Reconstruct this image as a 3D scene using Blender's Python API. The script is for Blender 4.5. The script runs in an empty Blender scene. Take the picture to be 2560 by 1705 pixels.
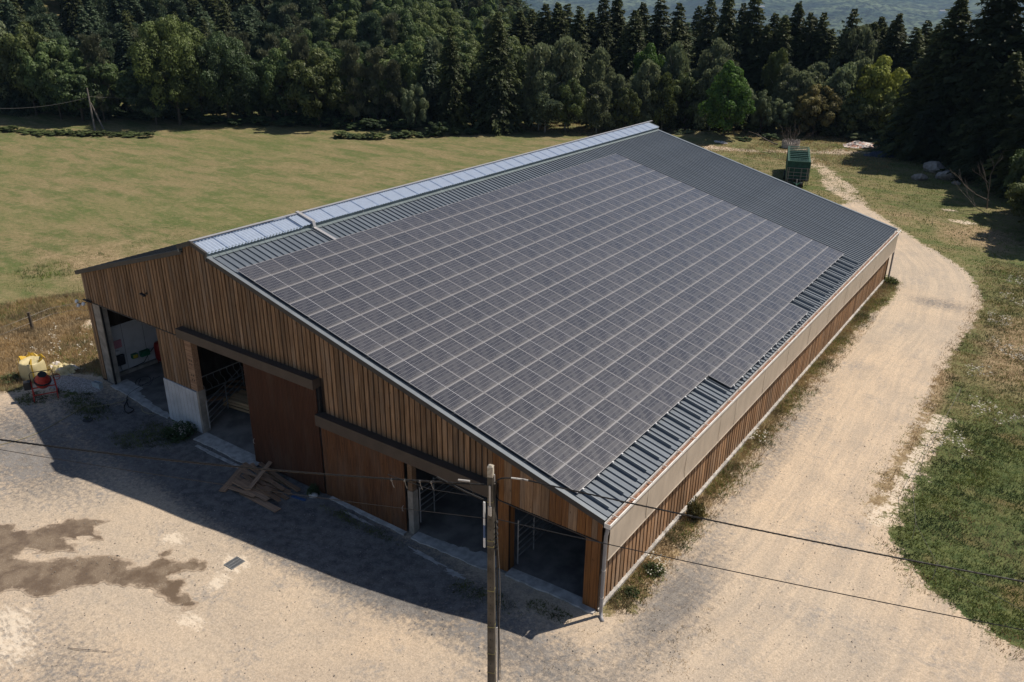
import bpy, bmesh, math, random
import numpy as np
from mathutils import Vector, Matrix, Euler
R = math.radians
scene = bpy.context.scene
COL = scene.collection
rng = np.random.default_rng(7)
random.seed(7)

# ------------------------------------------------------------------ camera, light, exposure
cam_d = bpy.data.cameras.new('camera')
cam = bpy.data.objects.new('camera', cam_d)
COL.objects.link(cam)
cam.location = (26.967, -19.130, 19.019)
_yaw, _pit, _rol = -0.60727, 0.40897, 0.01137
_f = Vector((math.sin(_yaw)*math.cos(_pit), math.cos(_yaw)*math.cos(_pit), -math.sin(_pit)))
_r = Vector((math.cos(_yaw), -math.sin(_yaw), 0))
_u = _r.cross(_f)
_r2 = _r*math.cos(_rol) + _u*math.sin(_rol)
_u2 = _u*math.cos(_rol) - _r*math.sin(_rol)
cam.rotation_euler = Matrix((_r2, _u2, -_f)).transposed().to_euler()
cam_d.sensor_width = 36.0
cam_d.lens = 36.0*2031.6/2560.0
cam_d.clip_start = 0.3
cam_d.clip_end = 40000
scene.camera = cam

SUN_DIR = Vector((1.5, 2.21, 3.81)).normalized()      # towards the sun
SUN_EL = math.asin(SUN_DIR.z)
SUN_AZ = math.atan2(SUN_DIR.x, SUN_DIR.y)
world = bpy.data.worlds.new('World')
scene.world = world
world.use_nodes = True
wn = world.node_tree.nodes; wl = world.node_tree.links
wn.clear()
sky = wn.new('ShaderNodeTexSky'); sky.sky_type = 'NISHITA'; sky.sun_disc = False
sky.sun_elevation = SUN_EL; sky.sun_rotation = SUN_AZ
sky.altitude = 900; sky.air_density = 1.0; sky.dust_density = 1.2; sky.ozone_density = 1.0
bg = wn.new('ShaderNodeBackground'); bg.inputs['Strength'].default_value = 0.075
wo = wn.new('ShaderNodeOutputWorld')
wl.new(sky.outputs[0], bg.inputs[0]); wl.new(bg.outputs[0], wo.inputs[0])
sun_d = bpy.data.lights.new('sun', 'SUN'); sun_d.energy = 5.0; sun_d.angle = R(0.53)
sun_d.color = (1.0, 0.915, 0.79)
sun = bpy.data.objects.new('sun', sun_d); COL.objects.link(sun)
sun.rotation_euler = (-SUN_DIR).to_track_quat('-Z', 'Y').to_euler()
sun.location = (0, 0, 60)
vs = scene.view_settings
vs.view_transform = 'Standard'; vs.look = 'None'; vs.exposure = 0.12; vs.gamma = 1.0; vs.use_curve_mapping = False
scene.render.engine = 'CYCLES'
scene.cycles.max_bounces = 8
scene.cycles.transparent_max_bounces = 12
scene.cycles.volume_bounces = 0

# ------------------------------------------------------------------ materials
MATS = {}
def srgb(c): return tuple(((v/255)/12.92 if v/255 <= .04045 else ((v/255+.055)/1.055)**2.4) for v in c)
class NT:
    def __init__(s, name):
        s.m = bpy.data.materials.new(name); s.m.use_nodes = True
        s.t = s.m.node_tree; s.t.nodes.clear()
        s.out = s.n('ShaderNodeOutputMaterial')
    def n(s, ty, **kw):
        nd = s.t.nodes.new(ty)
        for k, v in kw.items(): setattr(nd, k, v)
        return nd
    def l(s, a, b): s.t.links.new(a, b)
    def coord(s, kind='Object'):
        return s.n('ShaderNodeTexCoord').outputs[kind]
    def mapping(s, v, scale=(1, 1, 1), loc=(0, 0, 0), rot=(0, 0, 0)):
        m = s.n('ShaderNodeMapping'); s.l(v, m.inputs[0])
        m.inputs['Scale'].default_value = scale; m.inputs['Location'].default_value = loc; m.inputs['Rotation'].default_value = rot
        return m.outputs[0]
    def noise(s, v, scale, detail=4, rough=.55, col=False):
        n = s.n('ShaderNodeTexNoise'); s.l(v, n.inputs['Vector'])
        n.inputs['Scale'].default_value = scale; n.inputs['Detail'].default_value = detail; n.inputs['Roughness'].default_value = rough
        return n.outputs['Color' if col else 'Fac']
    def ramp(s, v, a, b, lo=0., hi=1.):
        n = s.n('ShaderNodeMapRange'); s.l(v, n.inputs[0]); n.interpolation_type = 'SMOOTHSTEP'
        n.inputs[1].default_value = a; n.inputs[2].default_value = b; n.inputs[3].default_value = lo; n.inputs[4].default_value = hi
        return n.outputs[0]
    def math(s, op, a, b=0.5, c=None):
        n = s.n('ShaderNodeMath', operation=op)
        for i, v in enumerate((a, b, c)):
            if v is None: continue
            if isinstance(v, (int, float)): n.inputs[i].default_value = v
            else: s.l(v, n.inputs[i])
        return n.outputs[0]
    def mix(s, f, a, b, mode='MIX'):
        n = s.n('ShaderNodeMixRGB', blend_type=mode)
        for i, v in enumerate((f, a, b)):
            if isinstance(v, (int, float)): n.inputs[i].default_value = v
            elif isinstance(v, tuple): n.inputs[i].default_value = (*v[:3], 1)
            else: s.l(v, n.inputs[i])
        return n.outputs[0]
    def attr(s, name):
        n = s.n('ShaderNodeAttribute'); n.attribute_name = name
        return n.outputs['Fac']
    def bump(s, h, strength=.3, dist=.02):
        n = s.n('ShaderNodeBump'); s.l(h, n.inputs['Height']); n.inputs['Strength'].default_value = strength; n.inputs['Distance'].default_value = dist
        return n.outputs[0]
    def principled(s, col, rough=.8, metal=0., normal=None, spec=.3, coat=0.):
        p = s.n('ShaderNodeBsdfPrincipled')
        if isinstance(col, tuple): p.inputs['Base Color'].default_value = (*col[:3], 1)
        else: s.l(col, p.inputs['Base Color'])
        if isinstance(rough, (int, float)): p.inputs['Roughness'].default_value = rough
        else: s.l(rough, p.inputs['Roughness'])
        p.inputs['Metallic'].default_value = metal
        p.inputs['Specular IOR Level'].default_value = spec
        p.inputs['Coat Weight'].default_value = coat
        if normal is not None: s.l(normal, p.inputs['Normal'])
        s.l(p.outputs[0], s.out.inputs[0])
        return p
    def rand(s):
        return s.n('ShaderNodeObjectInfo').outputs['Random']

def mat_simple(name, col, rough=.7, metal=0., var=.15, scale=6., spec=.3, bump=0., rnd=0.):
    if name in MATS: return MATS[name]
    t = NT(name); c = t.coord()
    n = t.noise(c, scale, 5)
    v = t.ramp(n, .3, .7, 1-var, 1+var)
    colr = t.mix(1.0, tuple(col), v, 'MULTIPLY')
    if rnd:
        rv = t.math('MULTIPLY_ADD', t.rand(), 2*rnd, 1-rnd)
        colr = t.mix(1.0, colr, rv, 'MULTIPLY')
    nm = t.bump(t.noise(c, scale*6, 3), bump, .01) if bump else None
    t.principled(colr, rough, metal, nm, spec)
    MATS[name] = t.m
    return t.m

def mat_wood(name, col, dark, axis=2, rnd=.28, grey=(.20, .17, .14), greyamt=.35, fine=1.0):
    t = NT(name); c = t.coord()
    oi = t.n('ShaderNodeObjectInfo')
    add = t.n('ShaderNodeVectorMath', operation='ADD'); t.l(c, add.inputs[0])
    cm = t.n('ShaderNodeCombineXYZ')
    for i in range(3): t.l(t.math('MULTIPLY', oi.outputs['Random'], 37. + 11*i), cm.inputs[i])
    t.l(cm.outputs[0], add.inputs[1])
    sc = [9*fine, 9*fine, 9*fine]; sc[axis] = .45*fine
    m = t.mapping(add.outputs[0], tuple(sc))
    g = t.noise(m, 2.2, 6, .65)
    sc2 = [34*fine]*3; sc2[axis] = .8*fine
    g2 = t.noise(t.mapping(add.outputs[0], tuple(sc2)), 2.0, 3, .6)
    sc3 = [1.1]*3; sc3[axis] = .35
    big = t.noise(t.mapping(add.outputs[0], tuple(sc3)), 1.3, 3)
    k = t.mix(t.ramp(g, .34, .68), tuple(dark), tuple(col))
    k = t.mix(t.ramp(g2, .35, .62, .0, .35), k, tuple(dark))
    k = t.mix(t.ramp(big, .45, .72, 0, greyamt), k, tuple(grey))
    # knots
    vo = t.n('ShaderNodeTexVoronoi'); sk = [5., 5., 5.]; sk[axis] = 1.6
    t.l(t.mapping(add.outputs[0], tuple(sk)), vo.inputs['Vector']); vo.inputs['Scale'].default_value = 1.
    k = t.mix(t.ramp(vo.outputs['Distance'], .05, .11, .75, 0.), k, tuple(d*.35 for d in dark))
    rv = t.math('MULTIPLY_ADD', oi.outputs['Random'], 2*rnd, 1-rnd)
    k = t.mix(1.0, k, rv, 'MULTIPLY')
    t.principled(k, .78, 0, t.bump(g, .25, .006), .2)
    return t.m

M_board = mat_wood('larch_board', (.325, .205, .118), (.150, .085, .045))
M_side = mat_wood('side_board', (.42, .255, .145), (.21, .115, .060), greyamt=.38, grey=(.33, .27, .21))
M_newboard = mat_wood('fresh_board', (.26, .12, .04), (.13, .055, .02), rnd=.15, greyamt=.1)
M_backing = mat_wood('backing_wood', (.040, .024, .015), (.018, .011, .008), rnd=0)
M_door1 = mat_wood('door_wood', (.090, .038, .020), (.045, .020, .012), rnd=0., greyamt=.12)
M_door2 = mat_wood('door_wood_light', (.185, .085, .038), (.080, .038, .020), rnd=0., greyamt=.2)
M_lumber = mat_wood('lumber', (.55, .40, .24), (.36, .25, .14), axis=0, rnd=.2)
M_plank = mat_wood('old_plank', (.50, .31, .19), (.26, .15, .09), axis=0, rnd=.3)
M_beam = mat_wood('timber_beam', (.20, .13, .075), (.12, .07, .04), axis=1, rnd=.15)
M_frame = mat_simple('galvanised', (.34, .35, .36), .45, .6, .15, 3)
M_alu = mat_simple('aluminium', (.41, .395, .40), .4, .3, .05, 3)
M_roofmat = None
def roof_metal():
    t = NT('roof_metal'); c = t.coord()
    n = t.noise(t.mapping(c, (.6, 3, 3)), 1.2, 4)
    k = t.mix(t.ramp(n, .3, .7), (.115, .135, .162), (.150, .172, .200))
    k = t.mix(1.0, k, t.math('MULTIPLY_ADD', t.rand(), .12, .94), 'MULTIPLY')
    t.principled(k, .42, .15, None, .5)
    return t.m
M_roof = roof_metal()
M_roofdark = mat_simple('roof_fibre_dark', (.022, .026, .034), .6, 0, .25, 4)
M_fascia = mat_simple('fascia_brown', (.050, .047, .045), .6, .1, .12, 2)
M_verge = mat_simple('verge_metal', (.21, .23, .25), .4, .3, .08, 2)
M_flash = mat_simple('ridge_flashing', (.17, .205, .215), .45, .25, .1, 2)
M_rail_beam = mat_simple('door_track_cover', (.075, .058, .046), .6, .1, .12, 2)
M_gutter = mat_simple('gutter_grey', (.66, .64, .61), .5, .0, .1, 3)
M_debris = mat_simple('gutter_leaves', (.22, .12, .08), .9, 0, .5, 18, bump=.5)
M_pipe = mat_simple('pipe_grey', (.28, .27, .27), .45, 0, .08, 3)
M_bracket = mat_simple('bracket_white', (.46, .43, .40), .5, .1, .05, 3)
M_conc = mat_simple('concrete', (.27, .245, .215), .85, 0, .25, 2.5, bump=.3)
M_whiteconc = None
def white_conc():
    t = NT('white_concrete'); c = t.coord()
    k = t.mix(t.ramp(t.noise(c, 1.3, 5), .35, .75), (.52, .53, .55), (.40, .41, .43))
    st = t.noise(t.mapping(c, (14, 14, .6)), 1.5, 3)
    k = t.mix(t.ramp(st, .62, .74, 0, .35), k, (.25, .25, .25))
    t.principled(k, .85, 0, None, .2)
    return t.m
M_whiteconc = white_conc()
M_black = mat_simple('black_rubber', (.018, .018, .02), .6, 0, .1)
M_white = mat_simple('white_paint', (.70, .70, .70), .5, 0, .05)
M_red = mat_simple('red_paint', (.38, .035, .022), .5, 0, .25, 8)
M_darkred = mat_simple('dark_red_paint', (.20, .012, .012), .4, 0, .15, 5)
M_green = mat_simple('green_paint', (.012, .12, .06), .5, 0, .15, 5)
M_darkbox = mat_simple('dark_box', (.03, .035, .045), .5, 0, .1)
M_pink = mat_simple('pink_panel', (.50, .22, .26), .6, 0, .05)
M_yellowm = mat_simple('yellow_paint', (.5, .4, .05), .5, 0, .05)
M_trailer = mat_simple('trailer_green', (.010, .060, .045), .5, .1, .3, 4)
M_trailerlight = mat_simple('trailer_green_worn', (.12, .22, .17), .5, .1, .25, 6)
M_gate = mat_simple('weathered_steel', (.36, .31, .29), .5, .4, .15, 6)
M_stone = mat_simple('rock_stone', (.30, .27, .24), .9, 0, .3, 3, bump=.6)
M_bark = mat_simple('bark', (.085, .068, .052), .9, 0, .35, 5, bump=.5)
M_birchbark = mat_simple('birch_bark', (.36, .33, .29), .8, 0, .45, 4)
M_deadwood = mat_simple('dead_wood', (.13, .105, .088), .9, 0, .25, 5)
M_pole = mat_simple('pole_wood', (.22, .19, .17), .9, 0, .2, 6)
M_tarp = mat_simple('blue_tarp', (.03, .045, .075), .5, 0, .15, 5)
M_rubwhite = mat_simple('rubble_white', (.62, .56, .52), .8, 0, .25, 6)
M_rubpink = mat_simple('rubble_pink', (.48, .28, .22), .8, 0, .25, 6)
M_rubgrey = mat_simple('rubble_grey', (.28, .26, .25), .8, 0, .25, 6)
M_cable = mat_simple('cable_black', (.012, .011, .011), .55, 0, .1)
M_wire = mat_simple('wire_grey', (.16, .15, .14), .5, .3, .1)
M_hose = mat_simple('hose_pale', (.32, .27, .16), .6, 0, .1)
M_blueplate = mat_simple('blue_plate', (.05, .10, .22), .5, 0, .05)

def pole_concrete():
    t = NT('pole_concrete'); c = t.coord()
    k = t.mix(t.ramp(t.noise(c, 1.8, 5), .35, .7), (.135, .118, .095), (.065, .056, .044))
    k = t.mix(t.ramp(t.noise(c, 14, 3), .58, .72, 0, .5), k, (.05, .045, .038))
    t.principled(k, .9, 0, t.bump(t.noise(c, 30, 3), .4, .01), .2)
    return t.m
M_poleconc = pole_concrete()
M_polecap = mat_simple('pole_cap_concrete', (.42, .37, .30), .9, 0, .25, 14, bump=.4)
M_band = mat_simple('pole_band', (.26, .23, .10), .6, .2, .1)

def mat_glass_panel():
    t = NT('solar_cells'); c = t.coord()
    sp = t.n('ShaderNodeSeparateXYZ'); t.l(c, sp.inputs[0])
    def lines(v, off, pitch, w):
        a = t.math('SUBTRACT', v, off)
        a = t.math('DIVIDE', a, pitch)
        f = t.math('FRACT', a)
        f = t.math('SUBTRACT', f, .5)
        f = t.math('ABSOLUTE', f)          # .5 at line
        return t.math('GREATER_THAN', f, .5 - w/pitch/2)
    x, y = sp.outputs[0], sp.outputs[1]
    # x: down the slope 0..1.04 ; y: along the roof 0..1.765
    lx = lines(x, .02, 1.0/6, .0115)
    ly = lines(y, .0225, .0860, .0105)
    bb = lines(x, .02, 1.0/54, .0012)
    mid = t.math('LESS_THAN', t.math('ABSOLUTE', t.math('SUBTRACT', y, .8825)), .0095)
    rnd = t.rand()
    base = t.mix(rnd, (.021, .0205, .026), (.036, .034, .039))
    dust = t.noise(t.mapping(c, (1, 1, 1)), 2.2, 4)
    base = t.mix(t.ramp(dust, .3, .8, .03, .09), base, (.30, .28, .26))
    edge = t.ramp(x, .86, 1.03, 0, .28)      # dust collects along the lower frame edge
    base = t.mix(edge, base, (.34, .31, .27))
    k = t.mix(t.math('MULTIPLY', ly, .42), base, (.27, .27, .30))
    k = t.mix(t.math('MULTIPLY', lx, .70), k, (.30, .295, .30))
    k = t.mix(mid, k, (.46, .45, .47))
    t.principled(k, t.ramp(dust, .3, .7, .22, .34), 0, None, .95)
    return t.m
M_cells = mat_glass_panel()

def mat_translucent(name, col, fac=.5, rough=.35, var=.1, spec=.5, scale=2.):
    t = NT(name); c = t.coord()
    k = t.mix(t.ramp(t.noise(t.mapping(c, (1, 1, .35)), scale*2, 5, .7), .3, .7), tuple(v*(1-var) for v in col), tuple(v*(1+var) for v in col))
    p = t.principled(k, rough, 0, None, spec)
    tr = t.n('ShaderNodeBsdfTranslucent'); t.l(k, tr.inputs[0])
    mx = t.n('ShaderNodeMixShader'); mx.inputs[0].default_value = fac
    t.l(p.outputs[0], mx.inputs[1]); t.l(tr.outputs[0], mx.inputs[2]); t.l(mx.outputs[0], t.out.inputs[0])
    return t.m
M_sky = mat_translucent('skylight_plastic', (.52, .60, .74), .25, .30, .05)
M_screen = mat_translucent('windbreak_plastic', (.56, .475, .385), .25, .35, .10, .4, 1.)  # noise streaks in this colour imitate reflections on the sheet
M_screenseam = mat_translucent('screen_seam', (.70, .62, .52), .25, .35, .05, .4, 1.)
M_bag = mat_translucent('bag_plastic', (.62, .53, .30), .15, .5, .06)
M_bagyel = mat_translucent('bag_plastic_yellow', (.66, .43, .05), .15, .5, .06)

def mat_leaf(name, col, var=.35, hue=(1.25, 1.1, .8), trans=.32, rndv=.20):
    col = tuple(v*1.35 for v in col)
    t = NT(name); c = t.coord()
    n1 = t.noise(c, .55, 3); n2 = t.noise(c, 3.5, 2)
    k = t.mix(t.ramp(n1, .35, .65), tuple(v*(1-var) for v in col), tuple(v*h*(1+var*.35) for v, h in zip(col, hue)))
    k = t.mix(1.0, k, t.ramp(n2, .3, .7, .72, 1.28), 'MULTIPLY')
    rv = t.math('MULTIPLY_ADD', t.rand(), 2*rndv, 1-rndv)
    k = t.mix(1.0, k, rv, 'MULTIPLY')
    d = t.n('ShaderNodeBsdfDiffuse'); t.l(k, d.inputs[0])
    tr = t.n('ShaderNodeBsdfTranslucent'); t.l(k, tr.inputs[0])
    gl = t.n('ShaderNodeBsdfGlossy'); gl.inputs['Roughness'].default_value = .55; gl.inputs['Color'].default_value = (.5, .5, .5, 1)
    m1 = t.n('ShaderNodeMixShader'); m1.inputs[0].default_value = trans
    t.l(d.outputs[0], m1.inputs[1]); t.l(tr.outputs[0], m1.inputs[2])
    m2 = t.n('ShaderNodeMixShader'); m2.inputs[0].default_value = .035
    t.l(m1.outputs[0], m2.inputs[1]); t.l(gl.outputs[0], m2.inputs[2])
    t.l(m2.outputs[0], t.out.inputs[0])
    return t.m
LEAF = dict(
    broad=mat_leaf('leaves_broad', (.060, .095, .038)),
    dark=mat_leaf('leaves_dark', (.045, .075, .036)),
    light=mat_leaf('leaves_light', (.082, .112, .042), .35, (1.2, 1.08, .85)),
    bright=mat_leaf('leaves_bright', (.105, .145, .048), .35, (1.2, 1.08, .85)),
    olive=mat_leaf('leaves_olive', (.080, .100, .036), .3, (1.15, 1.1, .85)),
    birch=mat_leaf('leaves_birch', (.125, .145, .082), .25, (1.12, 1.1, .95), .4),
    fir=mat_leaf('needles_fir', (.034, .048, .022), .35, (1.7, 1.35, .8), .18),
    spruce=mat_leaf('needles_blue', (.052, .080, .050), .3, (1.3, 1.15, .9), .2),
    pine=mat_leaf('needles_pine', (.080, .094, .060), .3, (1.2, 1.05, .85), .2),
    gold=mat_leaf('leaves_golden', (.115, .108, .045), .35),
    yellow=mat_leaf('leaves_yellow_green', (.190, .225, .050), .35),
    lime=mat_leaf('leaves_fresh_green', (.055, .115, .022), .3),
    grey=mat_leaf('leaves_grey_green', (.115, .150, .090), .3),
    bramble=mat_leaf('bramble_leaves', (.075, .105, .045), .35),
)
M_grass = mat_leaf('grass_green', (.085, .125, .036), .4, (1.2, 1.1, .8), .3)
M_lush = mat_leaf('grass_lush', (.070, .098, .036), .4, (1.35, 1.1, .8), .3)
M_dry = mat_leaf('grass_dry', (.235, .180, .105), .3, (1.1, 1.0, .85), .3)
M_flower = mat_leaf('flower_white', (.42, .39, .33), .1, (1, 1, 1), .2)

def ground_material():
    t = NT('ground_material')
    pos = t.n('ShaderNodeNewGeometry').outputs['Position']
    big = t.noise(pos, .07, 4); mid = t.noise(pos, .5, 5); sm = t.noise(pos, 2.6, 5, .6); fine = t.noise(pos, 14, 4, .7)
    vf = t.noise(pos, 55, 2, .7)
    ani = t.noise(t.mapping(pos, (.06, .20, .1), rot=(0, 0, R(38))), 2.2, 7, .68)
    # grass
    g1 = t.mix(t.ramp(ani, .38, .60), (.100, .118, .044), (.225, .172, .095))
    g1 = t.mix(t.ramp(mid, .48, .70, 0, .55), g1, (.30, .225, .13))
    g1 = t.mix(t.ramp(big, .35, .7, 0, .35), g1, (.095, .130, .036))
    g1 = t.mix(t.ramp(sm, .35, .65, .0, .5), g1, (.075, .095, .030))
    g1 = t.mix(t.ramp(t.noise(t.mapping(pos, (.6, 1.5, 1), rot=(0, 0, R(38))), 2.2, 5, .7), .48, .68, 0, .45), g1, (.25, .195, .105))
    lush = t.mix(t.ramp(sm, .35, .65), (.052, .074, .026), (.112, .128, .048))
    lush = t.mix(t.ramp(mid, .52, .72, 0, .6), lush, (.19, .125, .065))
    g1 = t.mix(t.ramp(t.math('MULTIPLY_ADD', sm, .35, t.attr('lush')), .5, .8), g1, lush)
    dry = t.mix(t.ramp(sm, .3, .7), (.33, .25, .15), (.20, .14, .08))
    g1 = t.mix(t.ramp(t.math('MULTIPLY_ADD', mid, .5, t.attr('dry')), .55, .95), g1, dry)
    g1 = t.mix(1.0, g1, t.ramp(fine, .25, .75, .68, 1.34), 'MULTIPLY')
    g1 = t.mix(1.0, g1, t.ramp(vf, .3, .7, .82, 1.2), 'MULTIPLY')
    # dirt
    d1 = t.mix(t.ramp(mid, .3, .72), (.555, .430, .308), (.455, .36, .268))
    d1 = t.mix(t.ramp(big, .42, .62, 0, .45), d1, (.40, .35, .29))
    d1 = t.mix(t.ramp(t.noise(pos, 1.1, 5, .65), .55, .75, 0, .6), d1, (.57, .45, .33))
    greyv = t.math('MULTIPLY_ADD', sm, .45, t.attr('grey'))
    grav_shade = t.mix(t.ramp(sm, .3, .7), (.080, .080, .085), (.185, .176, .170))  # dark gravel tone, which also paints in part of the barn's shadow
    d1 = t.mix(t.ramp(t.math('MULTIPLY_ADD', t.noise(pos, 5.5, 6, .75), 1.1, greyv), .76, 1.24), d1, grav_shade)
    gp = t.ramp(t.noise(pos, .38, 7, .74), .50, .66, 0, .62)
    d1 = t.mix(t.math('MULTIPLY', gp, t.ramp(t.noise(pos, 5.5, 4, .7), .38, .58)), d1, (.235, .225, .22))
    # wheel marks run along the track (attributes: across / along the driving line)
    cx = t.n('ShaderNodeCombineXYZ'); t.l(t.math('MULTIPLY_ADD', mid, .7, t.attr('across')), cx.inputs[0]); t.l(t.attr('along'), cx.inputs[1])
    wv = t.noise(t.mapping(cx.outputs[0], (1.0, .05, 1)), 2.3, 5, .62)
    wv2 = t.noise(t.mapping(cx.outputs[0], (1.0, .04, 1)), 9.0, 3, .6)
    on = t.ramp(t.attr('along'), 56, 68, .22, 1.)
    d1 = t.mix(t.math('MULTIPLY', on, t.ramp(wv, .44, .62, .0, .30)), d1, (.37, .315, .255))
    d1 = t.mix(t.math('MULTIPLY', on, t.ramp(wv, .56, .38, .0, .30)), d1, (.60, .475, .345))
    d1 = t.mix(t.math('MULTIPLY', on, t.ramp(wv2, .50, .66, .0, .34)), d1, (.34, .29, .24))
    vo = t.n('ShaderNodeTexVoronoi'); t.l(pos, vo.inputs['Vector']); vo.inputs['Scale'].default_value = 16
    peb = t.ramp(vo.outputs['Distance'], .10, .45, 1.0, 0.0)
    sel = t.math('MULTIPLY', peb, t.ramp(t.noise(pos, 21, 1), .52, .60))
    d1 = t.mix(t.math('MULTIPLY', sel, .55), d1, t.mix(vo.outputs['Color'], (.13, .12, .12), (.56, .50, .43)))
    d1 = t.mix(1.0, d1, t.ramp(fine, .25, .75, .80, 1.18), 'MULTIPLY')
    d1 = t.mix(1.0, d1, t.ramp(vf, .3, .7, .84, 1.16), 'MULTIPLY')
    ck = t.math('MULTIPLY_ADD', t.math('SUBTRACT', t.noise(t.mapping(pos, (1, 2.2, 1), rot=(0, 0, R(35))), 3.6, 6, .75), .5), 2.6, t.attr('chalk'))
    d1 = t.mix(t.ramp(ck, .45, .95, 0, .75), d1, (.70, .60, .48))
    # frayed border between grass and dirt
    fr = t.math('SUBTRACT', t.noise(pos, 1.5, 6, .72), .5)
    fr2 = t.math('SUBTRACT', t.noise(pos, 6.5, 4, .7), .5)
    m = t.math('MULTIPLY_ADD', fr, 1.5, t.attr('dirt'))
    m = t.math('MULTIPLY_ADD', fr2, .8, m)
    mask = t.ramp(m, .42, .58)
    k = t.mix(mask, g1, d1)
    h = t.math('MULTIPLY_ADD', fine, .5, sm)
    t.principled(k, .95, 0, t.bump(h, .55, .06), .12)
    return t.m
M_ground = ground_material()

def hills_material():
    t = NT('far_forest')
    pos = t.n('ShaderNodeNewGeometry').outputs['Position']
    n1 = t.noise(pos, .0022, 6, .6); n2 = t.noise(pos, .008, 5, .65); n3 = t.noise(pos, .03, 4, .7)
    k = t.mix(t.ramp(n1, .38, .62), (.012, .022, .018), (.085, .105, .06))
    k = t.mix(t.ramp(n2, .3, .7, 0, .6), k, (.020, .034, .020))
    k = t.mix(1.0, k, t.ramp(n3, .40, .60, .3, 1.8), 'MULTIPLY')
    k = t.mix(t.ramp(t.attr('field'), .4, .6), k, t.mix(t.ramp(n1, .4, .6), (.36, .29, .18), (.22, .20, .10)))
    t.principled(k, .95, 0, None, .1)
    return t.m
M_hills = hills_material()

# ------------------------------------------------------------------ helpers
def mesh_np(name, V, F, mats, mi=None, smooth=False):
    """V (n,3); F list of index arrays, each (m,k)."""
    me = bpy.data.meshes.new(name)
    V = np.asarray(V, dtype=np.float32)
    F = [np.asarray(f, dtype=np.int32) for f in F if len(f)]
    me.vertices.add(len(V)); me.vertices.foreach_set('co', V.ravel())
    loops = np.concatenate([f.ravel() for f in F])
    tot = np.concatenate([np.full(len(f), f.shape[1], dtype=np.int32) for f in F])
    start = np.concatenate([[0], np.cumsum(tot)[:-1]]).astype(np.int32)
    me.loops.add(len(loops)); me.loops.foreach_set('vertex_index', loops)
    me.polygons.add(len(tot)); me.polygons.foreach_set('loop_start', start)
    try: me.polygons.foreach_set('loop_total', tot)
    except Exception: pass
    if mi is not None: me.polygons.foreach_set('material_index', np.asarray(mi, dtype=np.int32))
    if smooth: me.polygons.foreach_set('use_smooth', np.ones(len(tot), dtype=bool))
    for m in (mats if isinstance(mats, (list, tuple)) else [mats]): me.materials.append(m)
    me.update(calc_edges=True); me.validate()
    return me

class MB:
    """collects simple solids, builds one mesh"""
    def __init__(s): s.v = []; s.f = []; s.mi = []
    def add(s, V, F, mi=0):
        b = len(s.v); s.v += [tuple(v) for v in V]; s.f += [tuple(b+i for i in f) for f in F]; s.mi += [mi]*len(F); return s
    def box(s, a, b, mi=0):
        (x0, y0, z0), (x1, y1, z1) = a, b
        V = [(x0, y0, z0), (x1, y0, z0), (x1, y1, z0), (x0, y1, z0), (x0, y0, z1), (x1, y0, z1), (x1, y1, z1), (x0, y1, z1)]
        return s.add(V, [(0, 3, 2, 1), (4, 5, 6, 7), (0, 1, 5, 4), (1, 2, 6, 5), (2, 3, 7, 6), (3, 0, 4, 7)], mi)
    def bar(s, p, q, w, h, up=(0, 0, 1), mi=0):
        p = Vector(p); q = Vector(q); d = (q-p).normalized(); upv = Vector(up)
        if abs(d.dot(upv)) > .98: upv = Vector((0, 1, 0))
        r = d.cross(upv).normalized(); u = r.cross(d)
        V = []
        for c in (p, q):
            for sx, sy in ((-1, -1), (1, -1), (1, 1), (-1, 1)): V.append(c + r*sx*w/2 + u*sy*h/2)
        return s.add(V, [(0, 3, 2, 1), (4, 5, 6, 7), (0, 1, 5, 4), (1, 2, 6, 5), (2, 3, 7, 6), (3, 0, 4, 7)], mi)
    def tube(s, pts, r, n=8, mi=0, caps=True, r2=None):
        pts = [Vector(p) for p in pts]; V = []; F = []; prev = None
        for i, p in enumerate(pts):
            a = pts[max(i-1, 0)]; b = pts[min(i+1, len(pts)-1)]
            d = (b-a).normalized()
            up = prev if prev is not None else (Vector((0, 0, 1)) if abs(d.z) < .9 else Vector((1, 0, 0)))
            x = d.cross(up)
            if x.length < 1e-5: x = d.cross(Vector((1, .3, .2)))
            x.normalize(); y = x.cross(d).normalized(); prev = y
            rr = r if r2 is None else r+(r2-r)*i/(len(pts)-1)
            for k in range(n):
                an = 2*math.pi*k/n; V.append(p + x*math.cos(an)*rr + y*math.sin(an)*rr)
        for i in range(len(pts)-1):
            for k in range(n):
                F.append((i*n+k, i*n+(k+1) % n, (i+1)*n+(k+1) % n, (i+1)*n+k))
        if caps:
            F.append(tuple(reversed(range(n)))); F.append(tuple((len(pts)-1)*n+k for k in range(n)))
        return s.add(V, F, mi)
    def lathe(s, prof, n=16, c=(0, 0, 0), M=None, mi=0):
        V = []; F = []
        for r_, z_ in prof:
            for k in range(n):
                an = 2*math.pi*k/n; v = Vector((r_*math.cos(an), r_*math.sin(an), z_))
                if M is not None: v = M @ v
                V.append(v + Vector(c))
        for i in range(len(prof)-1):
            for k in range(n): F.append((i*n+k, i*n+(k+1) % n, (i+1)*n+(k+1) % n, (i+1)*n+k))
        F.append(tuple(reversed(range(n)))); F.append(tuple((len(prof)-1)*n+k for k in range(n)))
        return s.add(V, F, mi)
    def mesh(s, name, mats, smooth=False):
        me = bpy.data.meshes.new(name); me.from_pydata([tuple(v) for v in s.v], [], s.f)
        for m in (mats if isinstance(mats, (list, tuple)) else [mats]): me.materials.append(m)
        me.polygons.foreach_set('material_index', s.mi)
        if smooth: me.polygons.foreach_set('use_smooth', [True]*len(s.f))
        me.update()
        return me
    def build(s, name, mats, parent=None, smooth=False, **kw):
        return put(name, s.mesh(name, mats, smooth), parent, **kw)

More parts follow.
